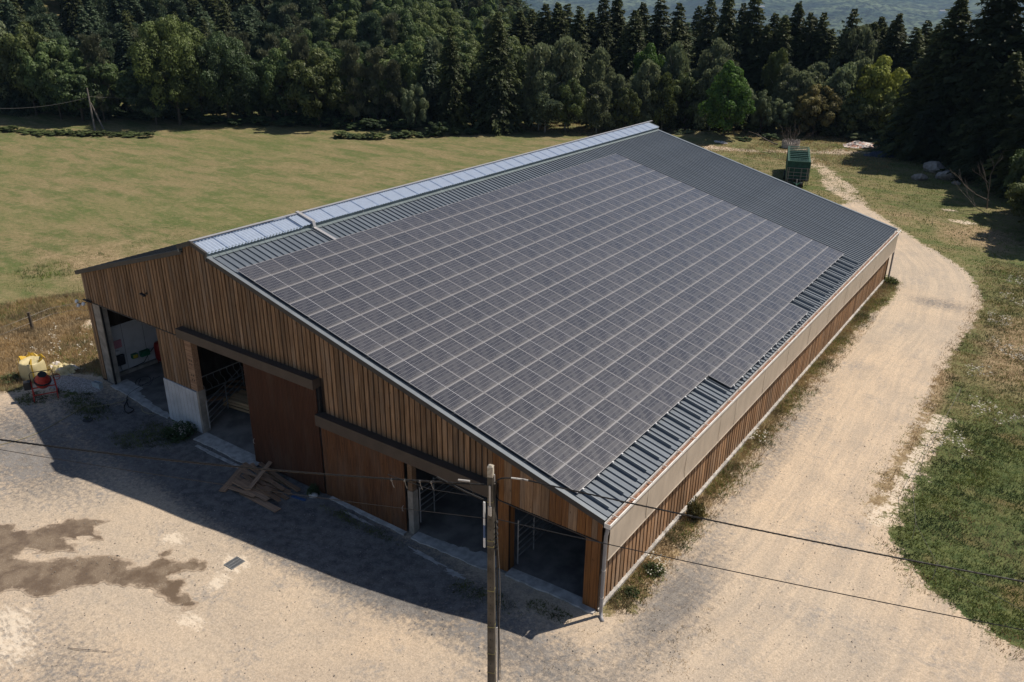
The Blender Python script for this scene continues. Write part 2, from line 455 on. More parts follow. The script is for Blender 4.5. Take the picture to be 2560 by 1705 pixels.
def put(name, me, parent=None, loc=None, **kw):
    o = bpy.data.objects.new(name, me); COL.objects.link(o)
    if parent is not None: o.parent = parent
    if loc is not None: o.location = loc
    for k, v in kw.items(): o[k] = v
    return o
def thing(name, label, cat, loc=(0, 0, 0), rz=0, group=None):
    o = bpy.data.objects.new(name, None); COL.objects.link(o)
    o.location = loc; o.rotation_euler = (0, 0, rz); o['label'] = label; o['category'] = cat
    o.empty_display_size = .3
    if group: o['group'] = group
    return o
def tag(o, label, cat, group=None, kind=None):
    if label: o['label'] = label
    if cat: o['category'] = cat
    if group: o['group'] = group
    if kind: o['kind'] = kind
    return o
def sstep(a, b, t):
    t = np.clip((np.asarray(t, dtype=float)-a)/(b-a), 0, 1); return t*t*(3-2*t)
CX, CY = 26.967, -19.13
def H(x, y):
    """ground height anywhere"""
    x = np.asarray(x, dtype=float); y = np.asarray(y, dtype=float)
    b = sstep(-12.5, -6.5, x)*(1-sstep(9, 16.5, x))
    h = -0.38*b*(1-sstep(-.2, 3, y))*(1-sstep(9, 22, -y))
    Rr = np.hypot(x-CX, y-CY); az = np.degrees(np.arctan2(x-CX, y-CY))
    left = 1-sstep(-42, -30, az)
    left = left*sstep(-140, -100, az)
    hl = 34*sstep(118, 370, Rr) + 40*sstep(350, 1500, Rr)
    right = -10*sstep(150, 320, Rr) - 190*sstep(300, 1700, Rr)
    far = sstep(2300, 8500, Rr)*(330 + 50*np.sin(az*.31+1.)+30*np.sin(az*.83))
    h = h + left*hl + (1-left)*(right + far)
    h = h + (1-sstep(-26, -16, x))*.0
    return h

# ------------------------------------------------------------------ ground
YARD = [(-60, -40), (-60, -6), (-24, -4.6), (-15.0, -3.93), (-14.73, -3.19), (-14.6, -1.58), (-14.3, -.4), (-13.0, 0.2), (-12.3, 0.2)]
ROADL = [(17.2, .2), (17.46, -0.18), (18.0, 0.3), (18.14, 1.37), (18.14, 2.62), (17.98, 6.85), (17.88, 11.43), (17.89, 16.74), (17.9, 23.41), (17.95, 32.89), (18.61, 38.35), (18.18, 42.13), (17.0, 43.16), (13, 46), (11, 54), (8, 62)]
ROADR = [(9.5, 66), (14.65, 58.29), (17.39, 54.11), (19.7, 51.02), (21.86, 47.69), (23.44, 42.44), (23.75, 37.19), (23.34, 29.35), (23.68, 24.67), (23.65, 18.59), (23.5, 15.11), (23.49, 12.16), (24.64, 9.51), (25.73, 8.09), (27.17, 6.91), (29.1, 6.12), (36, 3), (60, -2), (60, -40)]
DIRT = YARD+ROADL+ROADR
TRACKS = [([(11, 60), (9.79, 65.73), (5.33, 73.75), (2.74, 78.43), (-0.14, 85.26), (-4.0, 90.2), (-9.11, 85.24), (-14, 84)], 1.1), ([(-4.28, 90.63), (0.12, 93.8), (4.0, 95.22), (8, 96)], .9), ([(2.7, 78.4), (6, 74), (8, 70)], .8), ([(-14, 86), (-9, 86.5), (-4.5, 88.5), (0, 91.5), (4.5, 94)], 1.3), ([(-1.5, 84), (2.5, 80), (4, 76.5)], 1.0), ([(9, 66), (6, 70), (4.2, 74)], .9)]
def seg_dist(P, poly, closed):
    d = np.full(len(P), 1e9)
    n = len(poly)
    for i in range(n if closed else n-1):
        a = np.array(poly[i]); b = np.array(poly[(i+1) % n]); ab = b-a
        t = np.clip(((P-a)@ab)/(ab@ab+1e-12), 0, 1)
        d = np.minimum(d, np.linalg.norm(P-(a+t[:, None]*ab), axis=1))
    return d
def inside(P, poly):
    r = np.zeros(len(P), dtype=bool); n = len(poly)
    for i in range(n):
        x0, y0 = poly[i]; x1, y1 = poly[(i+1) % n]
        if y0 == y1: continue
        c = ((P[:, 1] < y0) != (P[:, 1] < y1)) & (P[:, 0] < (x1-x0)*(P[:, 1]-y0)/(y1-y0)+x0)
        r ^= c
    return r
def blob(P, x, y, rx, ry=None, rot=0):
    ry = ry or rx; dx = P[:, 0]-x; dy = P[:, 1]-y; c, s_ = math.cos(rot), math.sin(rot)
    u = (dx*c+dy*s_)/rx; v = (-dx*s_+dy*c)/ry
    return np.clip(1.3-np.sqrt(u*u+v*v), 0, 1)
def line_attr(P, pl, w):
    return np.clip(1.25-seg_dist(P, pl, False)/w*.75, 0, 1)

def axis_pts(lo, hi, st, out_lo, out_hi, g=1.09):
    core = list(np.arange(lo, hi+1e-6, st)); a = []; s_ = st; p = lo
    while p > out_lo: s_ *= g; p -= s_; a.append(p)
    b = []; s_ = st; p = core[-1]
    while p < out_hi: s_ *= g; p += s_; b.append(p)
    return np.array(a[::-1]+core+b)
xs = axis_pts(-29.75, 35, .35, -620, 420); ys = axis_pts(-18.2, 62, .35, -160, 620)
GX, GY = np.meshgrid(xs, ys); P = np.stack([GX.ravel(), GY.ravel()], 1)
Z = H(P[:, 0], P[:, 1])
near = (np.abs(P[:, 0]-2) < 80) & (P[:, 1] < 110)
Z = Z + np.where(near, .02*np.sin(P[:, 0]*1.3+P[:, 1]*.7)*np.sin(P[:, 1]*.9-.4*P[:, 0]), 0)
# a low weedy mound behind the barn and the bank beyond the verge
Z = Z + 1.0*blob(P, -17.5, 90.5, 6, 3.0, .3)**1.5
Z = Z + np.where(P[:, 0] > 24.5, .12*sstep(24.5, 30, P[:, 0]), 0)*(P[:, 1] < 60)
din = inside(P, DIRT); dd = seg_dist(P, DIRT, True)
dirt = np.clip(.5+np.where(din, dd, -dd)/1.3, 0, 1)
for pl, w in TRACKS: dirt = np.maximum(dirt, line_attr(P, pl, w)*(.52 if w > 1.05 and pl[0][0] == 11 else .72))
for b in ((19.3, 63.5, 1.6, 1.0), (17.6, 67.5, 1.0, .7), (-17.5, 7.8, 1.6, .9), (-19.7, 4.2, 1.5, 1.4), (-15.2, 8.9, 1.5, .6)):
    dirt = np.maximum(dirt, blob(P, *b)*.8)
for b in ((-13.2, -3.2, 1.3, .7), (-10.6, -2.0, 1.8, .8), (-5.6, -1.3, 1.7, .8), (-6.0, -2.4, 1.3, .5), (-12.6, -1.6, 1.4, .8), (13.6, -1.5, 1.6, .45), (1.8, -.8, .8, .4), (6.8, -.9, 1.6, .35), (15.9, -.9, .9, .4)):
    dirt = dirt - .42*blob(P, *b)
dirt = np.clip(dirt, 0, 1)
grey = np.clip(1.0*blob(P, 2, -1.9, 13.5, 2.1, -.04)+.42*blob(P, -9, -5.5, 6, 3.2)+.42*blob(P, 19.2, 1.8, 1.2, 4.2)+.22*blob(P, 6, -11.5, 6, 1.6)+.32*blob(P, 21.3, 39, 2.2, 1.2)+.22*blob(P, 17.6, -4, 3, 2.4)+.25*blob(P, 18.6, 14, .8, 10), 0, 1)  # grey gravel; first blob paints extra dark where the barn's shadow falls
chalk = np.clip(blob(P, 1.9, -5.6, .75, .45)+blob(P, 5.0, -5.2, .9, .7)*.9+blob(P, 6.3, -7.9, .9, .4)+blob(P, 5.4, -6.2, .5), 0, 1)
chalk = np.maximum(chalk, .85*line_attr(P, [(24.1, 21.6), (23.85, 16), (23.75, 11.0)], .62)); dirt = np.maximum(dirt, line_attr(P, [(24.1, 21.6), (24.0, 16), (23.8, 11.0)], .8)*.58); dirt = dirt-.3*line_attr(P, [(23.3, 27), (23.1, 18), (22.95, 11), (23.6, 9)], .5)
chalk = np.maximum(chalk, .6*line_attr(P, [(23.9, 27), (24.1, 22)], .6))
for b in ((19.8, 63.3, 1.6, 1.1), (17.8, 67.5, 1.1, .8), (-19.8, 4.2, 1.4, 1.3), (-17.5, 7.8, 1.5, .8), (2.0, -11.9, 3.0, 1.1), (1.5, -11.2, 1.2, .8), (19.5, -11, .1, .1)):
    chalk = np.maximum(chalk, blob(P, *b)*.8)
dry = np.clip(1.0*blob(P, -18.5, 1.0, 6.5, 6)+.55*blob(P, -28, 12, 16, 9, .3)+.35*blob(P, -38, 44, 16, 8, .7)+.5*blob(P, 14, 62, 9, 7)+.8*blob(P, 26.8, 33, 3.2, 9)+.7*blob(P, 17.9, 5, 1.0, 6)+.5*blob(P, 17.8, 20, .8, 20)+.5*blob(P, -6, 98, 14, 3.5, .25)+.6*blob(P, 22, 58, 4, 6)+.5*blob(P, -44, 74, 14, 2.2, .9), 0, 1)
AZ = np.degrees(np.arctan2(P[:, 0]-CX, P[:, 1]-CY)); RR = np.hypot(P[:, 0]-CX, P[:, 1]-CY)
dry = np.maximum(dry, ((AZ > -66) & (AZ < -60) & (RR > 300)).astype(float))
dry = np.maximum(dry, .8*line_attr(P, [(23.3, 27), (23.1, 18), (22.95, 11), (23.6, 9)], .9))
lush = np.clip(1.2*blob(P, 30.5, 14, 7, 14)+.5*blob(P, 15, 68, 5, 14)+.35*blob(P, -12, 50, 16, 22), 0, 1)
lush = np.maximum(lush, np.where((dirt < .9) & (P[:, 1] < 0) & (P[:, 0] < 17), .75, 0))
DRIVE = [(-40, -12.5), (-12, -11.5), (2, -10), (12, -7.5), (18, -3.5), (20.6, 3), (21.0, 12), (20.7, 25), (21.0, 36), (19.6, 46), (15.5, 54.5), (9.8, 64)]
def drive_attrs(P_):
    best = np.full(len(P_), 1e9); across = np.zeros(len(P_)); along = np.zeros(len(P_)); s0 = 0.
    for a, b in zip(DSM[:-1], DSM[1:]):
        ab = b-a; L = np.linalg.norm(ab); t_ = np.clip(((P_-a)@ab)/(L*L), 0, 1); d_ = P_-(a+t_[:, None]*ab); dist = np.linalg.norm(d_, axis=1)
        m = dist < best; best = np.where(m, dist, best); sg = np.sign(ab[0]*d_[:, 1]-ab[1]*d_[:, 0])
        across = np.where(m, sg*dist, across); along = np.where(m, s0+t_*L, along); s0 += L
    return across, along
def catmull(pts, n=8):
    pts = [np.array(p, float) for p in pts]; out = []
    for i in range(len(pts)-1):
        p0, p1, p2, p3 = pts[max(i-1, 0)], pts[i], pts[i+1], pts[min(i+2, len(pts)-1)]
        for k in range(n):
            t = k/n; out.append(.5*((2*p1)+(p2-p0)*t+(2*p0-5*p1+4*p2-p3)*t*t+(3*p1-p0-3*p2+p3)*t**3))
    return out+[pts[-1]]
DSM = catmull(DRIVE)
across, along = drive_attrs(P)
nx, ny = len(xs), len(ys)
idx = np.arange(nx*ny).reshape(ny, nx)
Q = np.stack([idx[:-1, :-1], idx[:-1, 1:], idx[1:, 1:], idx[1:, :-1]], -1).reshape(-1, 4)
qc = dirt[Q].mean(1); qy = P[Q, 1].mean(1); qx = P[Q, 0].mean(1)
lab = np.where(qc > .5, np.where(qy < 0.2, 1, np.where(qy < 64, 2, 3)), 0)
lab[(lab == 3)] = 2
under = (qx > -12.2) & (qx < 17.0) & (qy > .6) & (qy < 41.5)
lab[under] = -1
def ground_piece(name, sel, label=None):
    q = Q[sel]; used = np.unique(q); mp = np.full(nx*ny, -1); mp[used] = np.arange(len(used))
    V = np.stack([P[used, 0], P[used, 1], Z[used]], 1)
    me = mesh_np(name, V, [mp[q]], M_ground, smooth=True)
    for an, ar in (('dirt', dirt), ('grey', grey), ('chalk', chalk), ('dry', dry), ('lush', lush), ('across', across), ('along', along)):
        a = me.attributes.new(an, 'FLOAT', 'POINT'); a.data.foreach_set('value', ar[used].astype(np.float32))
    o = put(name, me); o['kind'] = 'structure'
    if label: o['label'] = label
    return o
ground_piece('meadow', lab == 0, 'mown meadow of green and straw-coloured grass around the barn')
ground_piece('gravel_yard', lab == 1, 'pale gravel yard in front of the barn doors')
ground_piece('dirt_track', lab == 2, 'sandy dirt track curving round the right side of the barn')

# wet patch in the yard
WET = [(-6.5, -9.2), (-4.38, -8.97), (-3.88, -8.61), (-3.46, -8.81), (-2.91, -8.47), (-2.89, -8.18), (-2.49, -7.61), (-2.59, -7.32), (-1.74, -6.57), (-1.1, -6.41), (-1.19, -6.89), (-0.79, -7.04), (-0.06, -7.18), (-0.61, -7.61), (-1.05, -7.84), (-1.43, -8.02), (-0.64, -7.99), (-0.18, -8.15), (-0.58, -8.32), (-0.96, -8.72), (-1.28, -9.0), (-2.01, -9.21), (-1.73, -9.64), (-0.79, -9.24), (-0.31, -8.62), (0.13, -8.1), (0.96, -7.5), (2.15, -7.2), (2.18, -7.54), (2.47, -7.25), (2.52, -6.72), (2.24, -6.2), (2.56, -5.91), (2.77, -6.39), (3.21, -6.36), (3.63, -5.8), (4.21, -5.72), (4.46, -6.14), (3.9, -6.5), (3.74, -7.01), (4.2, -6.86), (4.32, -6.59), (4.68, -7.04), (4.74, -7.24), (5.18, -7.1), (5.62, -7.18), (5.92, -7.43), (5.55, -7.72), (5.05, -7.76), (4.31, -7.8), (3.72, -7.73), (2.79, -8.29), (2.18, -8.52), (2.02, -8.87), (1.48, -9.29), (1.36, -10.06), (0.96, -10.41), (0.18, -10.42), (-0.15, -10.67), (-0.09, -10.96), (-1.5, -12.6), (-6.5, -12.6)]
def groundz(x, y):
    h = float(H(x, y))
    return h+.02*math.sin(x*1.3+y*.7)*math.sin(y*.9-.4*x)
def wet_mat():
    t = NT('wet_gravel'); pos = t.n('ShaderNodeNewGeometry').outputs['Position']
    n = t.noise(pos, 1.6, 5, .6)
    k = t.mix(t.ramp(n, .35, .65), (.135, .095, .062), (.195, .145, .100))
    sp = t.noise(pos, 26, 4, .75)
    k = t.mix(t.math('MULTIPLY', t.ramp(sp, .55, .68), t.ramp(n, .42, .6, .15, .8)), k, (.40, .345, .28))
    k = t.mix(1.0, k, t.ramp(t.noise(pos, 45, 2), .3, .7, .8, 1.2), 'MULTIPLY')
    ed = t.math('MULTIPLY_ADD', t.math('SUBTRACT', t.noise(pos, 9, 5, .75), .5), .45, t.attr('depth'))
    k = t.mix(t.ramp(ed, -.02, .16), (.42, .33, .245), k)
    t.principled(k, t.ramp(n, .4, .6, .35, .8), 0, t.bump(sp, .4, .03), .5)
    return t.m
def wet():
    g = .09
    px = np.arange(-6.5, 6.3, g); py = np.arange(-12.6, -5.4, g)
    X, Y = np.meshgrid(px, py); C = np.stack([X.ravel(), Y.ravel()], 1)
    J = C + rng.uniform(-.02, .02, C.shape)
    # ragged noise added to the signed distance
    nz = .05*np.sin(J[:, 0]*9.1+2*np.sin(J[:, 1]*5.3))+.05*np.sin(J[:, 1]*12.7+1.7*np.sin(J[:, 0]*6.1))+rng.normal(0, .018, len(J))
    d = seg_dist(J, WET, True); s_ = np.where(inside(J, WET), d, -d)+nz
    hole = blob(J, -.88, -7.53, .32, .16, .6)
    s_ = np.where(hole > .45, -1, s_)
    ii = np.arange(len(J)).reshape(X.shape)
    q = np.stack([ii[:-1, :-1], ii[:-1, 1:], ii[1:, 1:], ii[1:, :-1]], -1).reshape(-1, 4)
    tr = np.concatenate([q[:, [0, 1, 2]], q[:, [0, 2, 3]]])
    tr = tr[(s_[tr].max(1) > 0)]
    # pull outer vertices back onto the zero contour
    out = s_ < 0
    for k_ in np.unique(tr[out[tr]]):
        row = tr[(tr == k_).any(1)]; nb = np.unique(row); nb = nb[s_[nb] > 0]
        if len(nb) == 0: continue
        b = nb[np.argmax(s_[nb])]; f_ = s_[b]/(s_[b]-s_[k_]+1e-9)
        J[k_] = J[b] + (J[k_]-J[b])*f_
    zz = H(J[:, 0], J[:, 1])+.02*np.sin(J[:, 0]*1.3+J[:, 1]*.7)*np.sin(J[:, 1]*.9-.4*J[:, 0])+.012
    used = np.unique(tr); mp = np.full(len(J), -1); mp[used] = np.arange(len(used))
    me = mesh_np('wet_patch', np.column_stack([J[used], zz[used]]), [mp[tr]], wet_mat())
    a_ = me.attributes.new('depth', 'FLOAT', 'POINT'); a_.data.foreach_set('value', np.clip(s_[used], 0, 1).astype(np.float32))
    o = put('wet_patch', me); o['kind'] = 'structure'; o['label'] = 'dark wet stain spreading over the gravel of the yard'
wet()

# far hills (polar sheet)
def hills():
    az = np.radians(np.linspace(-100, 25, 420)); rr = np.concatenate([np.geomspace(470, 2500, 90), np.geomspace(2540, 12000, 240)])
    A, RR_ = np.meshgrid(az, rr); X = CX+RR_*np.sin(A); Y = CY+RR_*np.cos(A)
    Zf = H(X, Y)
    jit = rng.uniform(0, 1, X.shape)*np.clip(RR_/260, 2, 15)
    field = np.zeros(X.shape)
    ad = np.degrees(A)
    for a0, r0, wa, wr in ((-23.2, 8050, 1.5, 260), (-19.5, 8700, .9, 200), (-26.5, 8600, 1.4, 240), (-12, 7600, .35, 60), (-9.8, 7250, .3, 60), (-17.3, 6100, .2, 40), (-22, 8900, 5, 150), (-63, 900, 2.5, 400)):
        field = np.maximum(field, np.clip(1.4-np.sqrt(((ad-a0)/wa)**2+((RR_-r0)/wr)**2), 0, 1))
    Zf = Zf - .6 + jit*(field < .4)*sstep(480, 700, RR_)
    nr, na = X.shape; ii = np.arange(nr*na).reshape(nr, na)
    q = np.stack([ii[:-1, :-1], ii[1:, :-1], ii[1:, 1:], ii[:-1, 1:]], -1).reshape(-1, 4)
    me = mesh_np('hills', np.stack([X.ravel(), Y.ravel(), Zf.ravel()], 1), [q[:, ::-1]], M_hills)
    a = me.attributes.new('field', 'FLOAT', 'POINT'); a.data.foreach_set('value', field.ravel().astype(np.float32))
    o = put('hills', me); o['kind'] = 'structure'; o['label'] = 'distant blue wooded hills beyond the valley'
hills()

# haze
def haze():
    mb = MB(); mb.box((-13500, -1500, -215), (13500, 13500, 420))
    t = NT('haze'); v = t.n('ShaderNodeVolumePrincipled')
    v.inputs['Color'].default_value = (.45, .68, 1.0, 1); v.inputs['Density'].default_value = HAZE_DENSITY
    t.l(v.outputs[0], t.out.inputs['Volume'])
    o = mb.build('haze', t.m); o['kind'] = 'stuff'; o['label'] = 'thin blue haze in the air over the valley'; o.display_type = 'WIRE'
HAZE_DENSITY = 6.5e-5
haze()

# ------------------------------------------------------------------ barn
TH = R(14.774); CT, ST = math.cos(TH), math.sin(TH)
EX, EZ = 17.35, 3.755
def rz_(x): return EZ+(EX-x)*math.tan(TH)          # right slope
LX, LZ = -12.68, 5.92; LS = 0.30
def lz_(x): return LZ+(x-LX)*LS                    # left slope
RX = -2.5
Y1 = 42.05
barn = thing('barn', 'long farm barn clad in brown timber boards with a grey metal roof', 'barn')

# --- roof
roof = MB()
roof.bar((-1.75, 0.1, rz_(-1.75)-.10), (EX-.1, .1, rz_(EX-.1)-.10), .10, .10)
for k in range(9):   # purlins under the right slope
    x = -1+k*2.2; roof.bar((x, .12, rz_(x)-.14), (x, Y1-.1, rz_(x)-.14), .08, .16)
for k in range(5):
    x = -12.2+k*2.1; roof.bar((x, .12, lz_(x)-.14), (x, Y1-.1, lz_(x)-.14), .08, .16)
roof_o = roof.build('roof', M_beam, barn)
def ribbed(L, w=1.0, pitch=1/3, rh=.055, first=.10, flipy=False):
    """sheet running down +x from 0..L (local x along the slope, z normal), y 0..w, ribs along x"""
    prof = [(0, 0)]; n = int(round(w/pitch))
    for k in range(n):
        c = first+k*pitch
        prof += [(c-.030, 0), (c-.019, rh), (c+.019, rh), (c+.030, 0)]
    prof.append((w, 0)); V = []; F = []
    for xx in (0, L):
        for y, z in prof: V.append((xx, y, z))
    m = len(prof)
    for i in range(m-1): F.append((i, m+i, m+i+1, i+1))
    return V, F
def slope_sheet(name, mat, x0, z0, x1, z1, w, parent, ys_, **kw):
    L = math.hypot(x1-x0, z1-z0); ang = math.atan2(z0-z1, x1-x0)
    V, F = ribbed(L, w, **kw); mb = MB(); mb.add(V, F); me = mb.mesh(name, mat)
    for y in ys_:
        o = put(name, me, parent); o.location = (x0, y, z0); o.rotation_euler = (0, ang, 0)
slope_sheet('roof_sheet', M_roof, -1.62, rz_(-1.62), EX, EZ, 1.0, roof_o, [k*1.0+.02 for k in range(42)])
# left slope, seen at a grazing angle
V, F = ribbed(math.hypot(9.35, 9.35*LS), 1.0); mb = MB(); mb.add(V, F); me = mb.mesh('left_roof_sheet', M_roofdark)
for k in range(42):
    o = put('left_roof_sheet', me, roof_o); o.location = (-3.33, k*1.0+1.02, lz_(-3.33)); o.rotation_euler = (0, math.atan(LS), math.pi)
# verge flashings and fascia
def verge(x0, z0, x1, z1, y0, y1, mat, name, label=None):
    d = Vector((x1-x0, 0, z1-z0)).normalized(); n = Vector((-d.z, 0, d.x))
    if n.z < 0: n = -n
    mb = MB(); p, q = Vector((x0, 0, z0)), Vector((x1, 0, z1))
    V = []
    for c in (p, q):
        for yy, h in ((y0, -.14), (y0, .058), (y1, .058), (y1, -.02)): V.append(c+Vector((0, yy, 0))+n*h)
    F = [(0, 1, 5, 4), (1, 2, 6, 5), (2, 3, 7, 6)]
    mb.add(V, F[:1], 1); mb.add(V, F[1:], 0)
    o = mb.build(name, [mat, M_fascia], roof_o)
    mo = o.modifiers.new('thick', 'SOLIDIFY'); mo.thickness = .006
verge(-1.6, rz_(-1.6), EX+.02, EZ-.005, -.14, .03, M_verge, 'verge_flashing')
verge(-3.3, lz_(-3.3), LX, LZ, -.14, .06, M_roofdark, 'verge_flashing')
verge(-1.6, rz_(-1.6), EX+.02, EZ-.005, Y1+.10, Y1-.12, M_verge, 'verge_flashing')
verge(-3.3, lz_(-3.3), LX, LZ, Y1+.10, Y1-.06, M_roofdark, 'verge_flashing')

# --- ridge skylight
MZ = 9.24; MXR, MZR = -1.60, 8.98; MXL, MZL = -3.42, 8.94
sk = MB()
Y0m = -.16; Y1m = Y1+.15
sk.box((MXR-.03, Y0m, rz_(MXR)-.02), (MXR+.03, Y1m, MZR-.03))            # right upstand flashing
sk.add([(MXR+.031, Y0m, rz_(MXR)+.05), (MXR+.031, Y1m, rz_(MXR)+.05), (MXR+.20, Y1m, rz_(MXR+.2)+.046), (MXR+.20, Y0m, rz_(MXR+.2)+.046)], [(0, 3, 2, 1)])
sk.box((MXL-.03, Y0m, lz_(MXL)-.02), (MXL+.03, Y1m, MZL-.03))
sky_o = sk.build('ridge_skylight', M_flash, barn)
for sgn, xe, ze, nm in ((1, MXR, MZR, 'r'), (-1, MXL, MZL, 'l')):
    L = math.hypot(xe-RX, MZ-ze)+.10
    prof = []; V = []; F = []; npf = 24
    for i in range(npf+1): prof.append((i/npf*1.04, .026*math.cos(i*math.pi/2)))
    for xx in (0, L):
        for y, z in prof: V.append((xx, y, z))
    for i in range(npf):
        f_ = (i, npf+1+i, npf+2+i, i+1); F.append(f_ if sgn > 0 else f_)
    mb = MB(); mb.add(V, F); me = mb.mesh('skylight_sheet', M_sky)
    for k in range(42):
        o = put('skylight_sheet', me, sky_o)
        lift = .004*(k % 2)+(-.03 if (k < 5) else .02)
        y = k*1.002-.05 + (1.04 if sgn < 0 else 0)
        o.location = (RX, y, MZ+lift)
        o.rotation_euler = (0, math.atan2(MZ-ze, abs(xe-RX)), 0 if sgn > 0 else math.pi)
        o.rotation_euler[1] += 0
mb = MB()
for k in range(10): mb.bar((RX, k*4.3-.15, MZ+.075), (RX, k*4.3+4.14, MZ+.075), .16, .02)
mb.build('ridge_cap', M_alu, sky_o)
mb = MB()   # front verge of the skylight
for (a, b) in (((RX, MZ), (MXR+.06, MZR-.03)), ((RX, MZ), (MXL-.06, MZL-.03))):
    mb.bar((a[0], -.13, a[1]-.03), (b[0], -.13, b[1]-.03), .10, .17)
mb.bar((MXR+.04, -.14, MZR+.02), (MXR+.04, -.14, rz_(MXR)-.15), .10, .06)
mb.build('skylight_verge', M_fascia, sky_o)
mb = MB(); mb.bar((RX, Y1+.12, MZ-.02), (MXR+.06, Y1+.12, MZR-.02), .10, .12)
mb.build('skylight_verge', M_verge, sky_o)
mb = MB()   # pale lower edge flashing seams
for k in range(7): mb.box((MXR+.034, 2.9+k*6.0, rz_(MXR)+.03), (MXR+.040, 2.95+k*6.0, MZR-.05))
mb.build('flashing_seam', M_alu, sky_o)

# cable tray over the ridge down to the array
mb = MB()
mb.bar((RX-.05, 5.62, MZ+.13), (MXR+.14, 5.62, MZR+.10), .16, .06)
mb.bar((MXR+.13, 5.62, MZR+.12), (MXR+.20, 5.62, rz_(MXR+.2)+.09), .16, .05)
mb.bar((MXR+.18, 5.62, rz_(MXR+.18)+.09), (.12, 5.62, rz_(.12)+.09), .16, .06)
mb.build('cable_tray', M_alu, barn)

# --- gable wall
gw = MB()
def gpoly(pts, y0=.045, y1=.14):
    n = len(pts); V = [(x, y0, z) for x, z in pts]+[(x, y1, z) for x, z in pts]
    F = [tuple(range(n)), tuple(reversed(range(n, 2*n)))]+[(i, n+i, n+(i+1) % n, (i+1) % n) for i in range(n)]
    gw.add(V, F)
top = lambda x: (rz_(x)-.06 if x > RX+.9 else (lz_(x)-.06 if x < -3.4 else (MZ-.12-(abs(x-RX))*.27)))
def gstrip(x0, x1, zb):
    xx = [x0]+[x for x in (-3.41, -2.5, -1.61, -1.59) if x0 < x < x1]+[x1]
    xx = [x0] + [x for x in (-3.41, -3.39, -2.5, -1.61, -1.59) if x0 < x < x1] + [x1]
    gpoly([(x0, zb), (x1, zb)]+[(x, top(x)) for x in reversed(xx)])
gstrip(-12.44, -4.3, 4.46); gstrip(-4.3, 4.5, 4.98); gstrip(4.5, 13.1, 3.42); gstrip(13.1, 17.24, 2.86)
gpoly([(-12.44, 0), (-12.02, 0), (-12.02, 4.46), (-12.44, 4.46)])
gpoly([(-6.56, 1.80), (-4.35, 1.80), (-4.35, 4.46), (-6.56, 4.46)])
gpoly([(13.14, -.15), (13.6, -.12), (13.6, 2.86), (13.14, 2.86)])
gpoly([(16.66, 0), (17.22, 0), (17.22, 2.86), (16.66, 2.86)])
gable = gw.build('gable_wall', M_backing, barn)
def board(x0, x1, zb, y0, y1, parent, mat, zt=None, name='board', j=0.0):
    mb = MB(); t0 = (zt if zt is not None else top(x0)-.02); t1 = (zt if zt is not None else top(x1)-.02)
    V = [(x0, y0, zb), (x1, y0, zb), (x1, y1, zb), (x0, y1, zb), (x0, y0, t0), (x1, y0, t1), (x1, y1, t1), (x0, y1, t0)]
    mb.add(V, [(0, 3, 2, 1), (4, 5, 6, 7), (0, 1, 5, 4), (1, 2, 6, 5), (2, 3, 7, 6), (3, 0, 4, 7)])
    return mb.build(name, mat, parent)
pitch = .248; x = -12.44; rr = random.Random(3); k = 0
while x < 17.2:
    w = pitch*rr.uniform(.92, 1.08)
    if x > 13.0: w = pitch*rr.choice([.9, 1.0, 1.25, 1.35])
    x1 = min(x+w, 17.24)
    zb = 4.44 if x < -4.35 else (5.03 if x < 4.45 else (3.52 if x < 13.05 else 2.84))
    zb -= .02*rr.random()
    gap = rr.uniform(.055, .085) if x < 12.8 else rr.uniform(.008, .02)
    th = rr.uniform(.0, .010)
    mat = M_board if not (x > 12.7 and rr.random() < .45) else M_newboard
    board(x+gap, x1-.001, zb, 0.004-th, .044, gable, mat)
    # thin back board visible in the gap
    x = x1; k += 1
for (xa, xb, zb, zt, mat) in ((-12.44, -12.02, .12, 4.40, M_board), (-6.56, -4.38, 1.82, 4.40, M_board), (13.14, 13.6, -.12, 2.80, M_newboard), (16.66, 17.22, .03, 2.80, M_newboard)):
    x = xa
    while x < xb-.08:
        w = .235 if mat is M_newboard else .232; x1 = min(x+w, xb)
        board(x+(.012 if mat is M_newboard else .045), x1, zb, .012, .044, gable, mat, zt=zt); x = x1
mb = MB()   # drip strips under the upper cladding
mb.bar((-12.46, -.01, 4.43), (-4.32, -.01, 4.43), .05, .03)
mb.build('drip_strip', M_fascia, gable)
mb = MB(); mb.bar((13.12, -.01, 2.82), (17.26, -.01, 2.82), .05, .03)
mb.build('drip_strip', M_fascia, gable)
# beams covering the sliding door tracks
mb = MB(); mb.box((-4.32, -.36, 4.60), (4.52, .04, 5.02)); mb.build('door_track', M_rail_beam, barn)
mb = MB(); mb.box((4.46, -.36, 3.02), (13.12, .04, 3.50)); mb.build('door_track', M_rail_beam, barn)
mb = MB(); mb.box((4.46, -.10, 3.50), (4.54, .04, 4.62)); mb.build('edge_trim', M_black, barn)
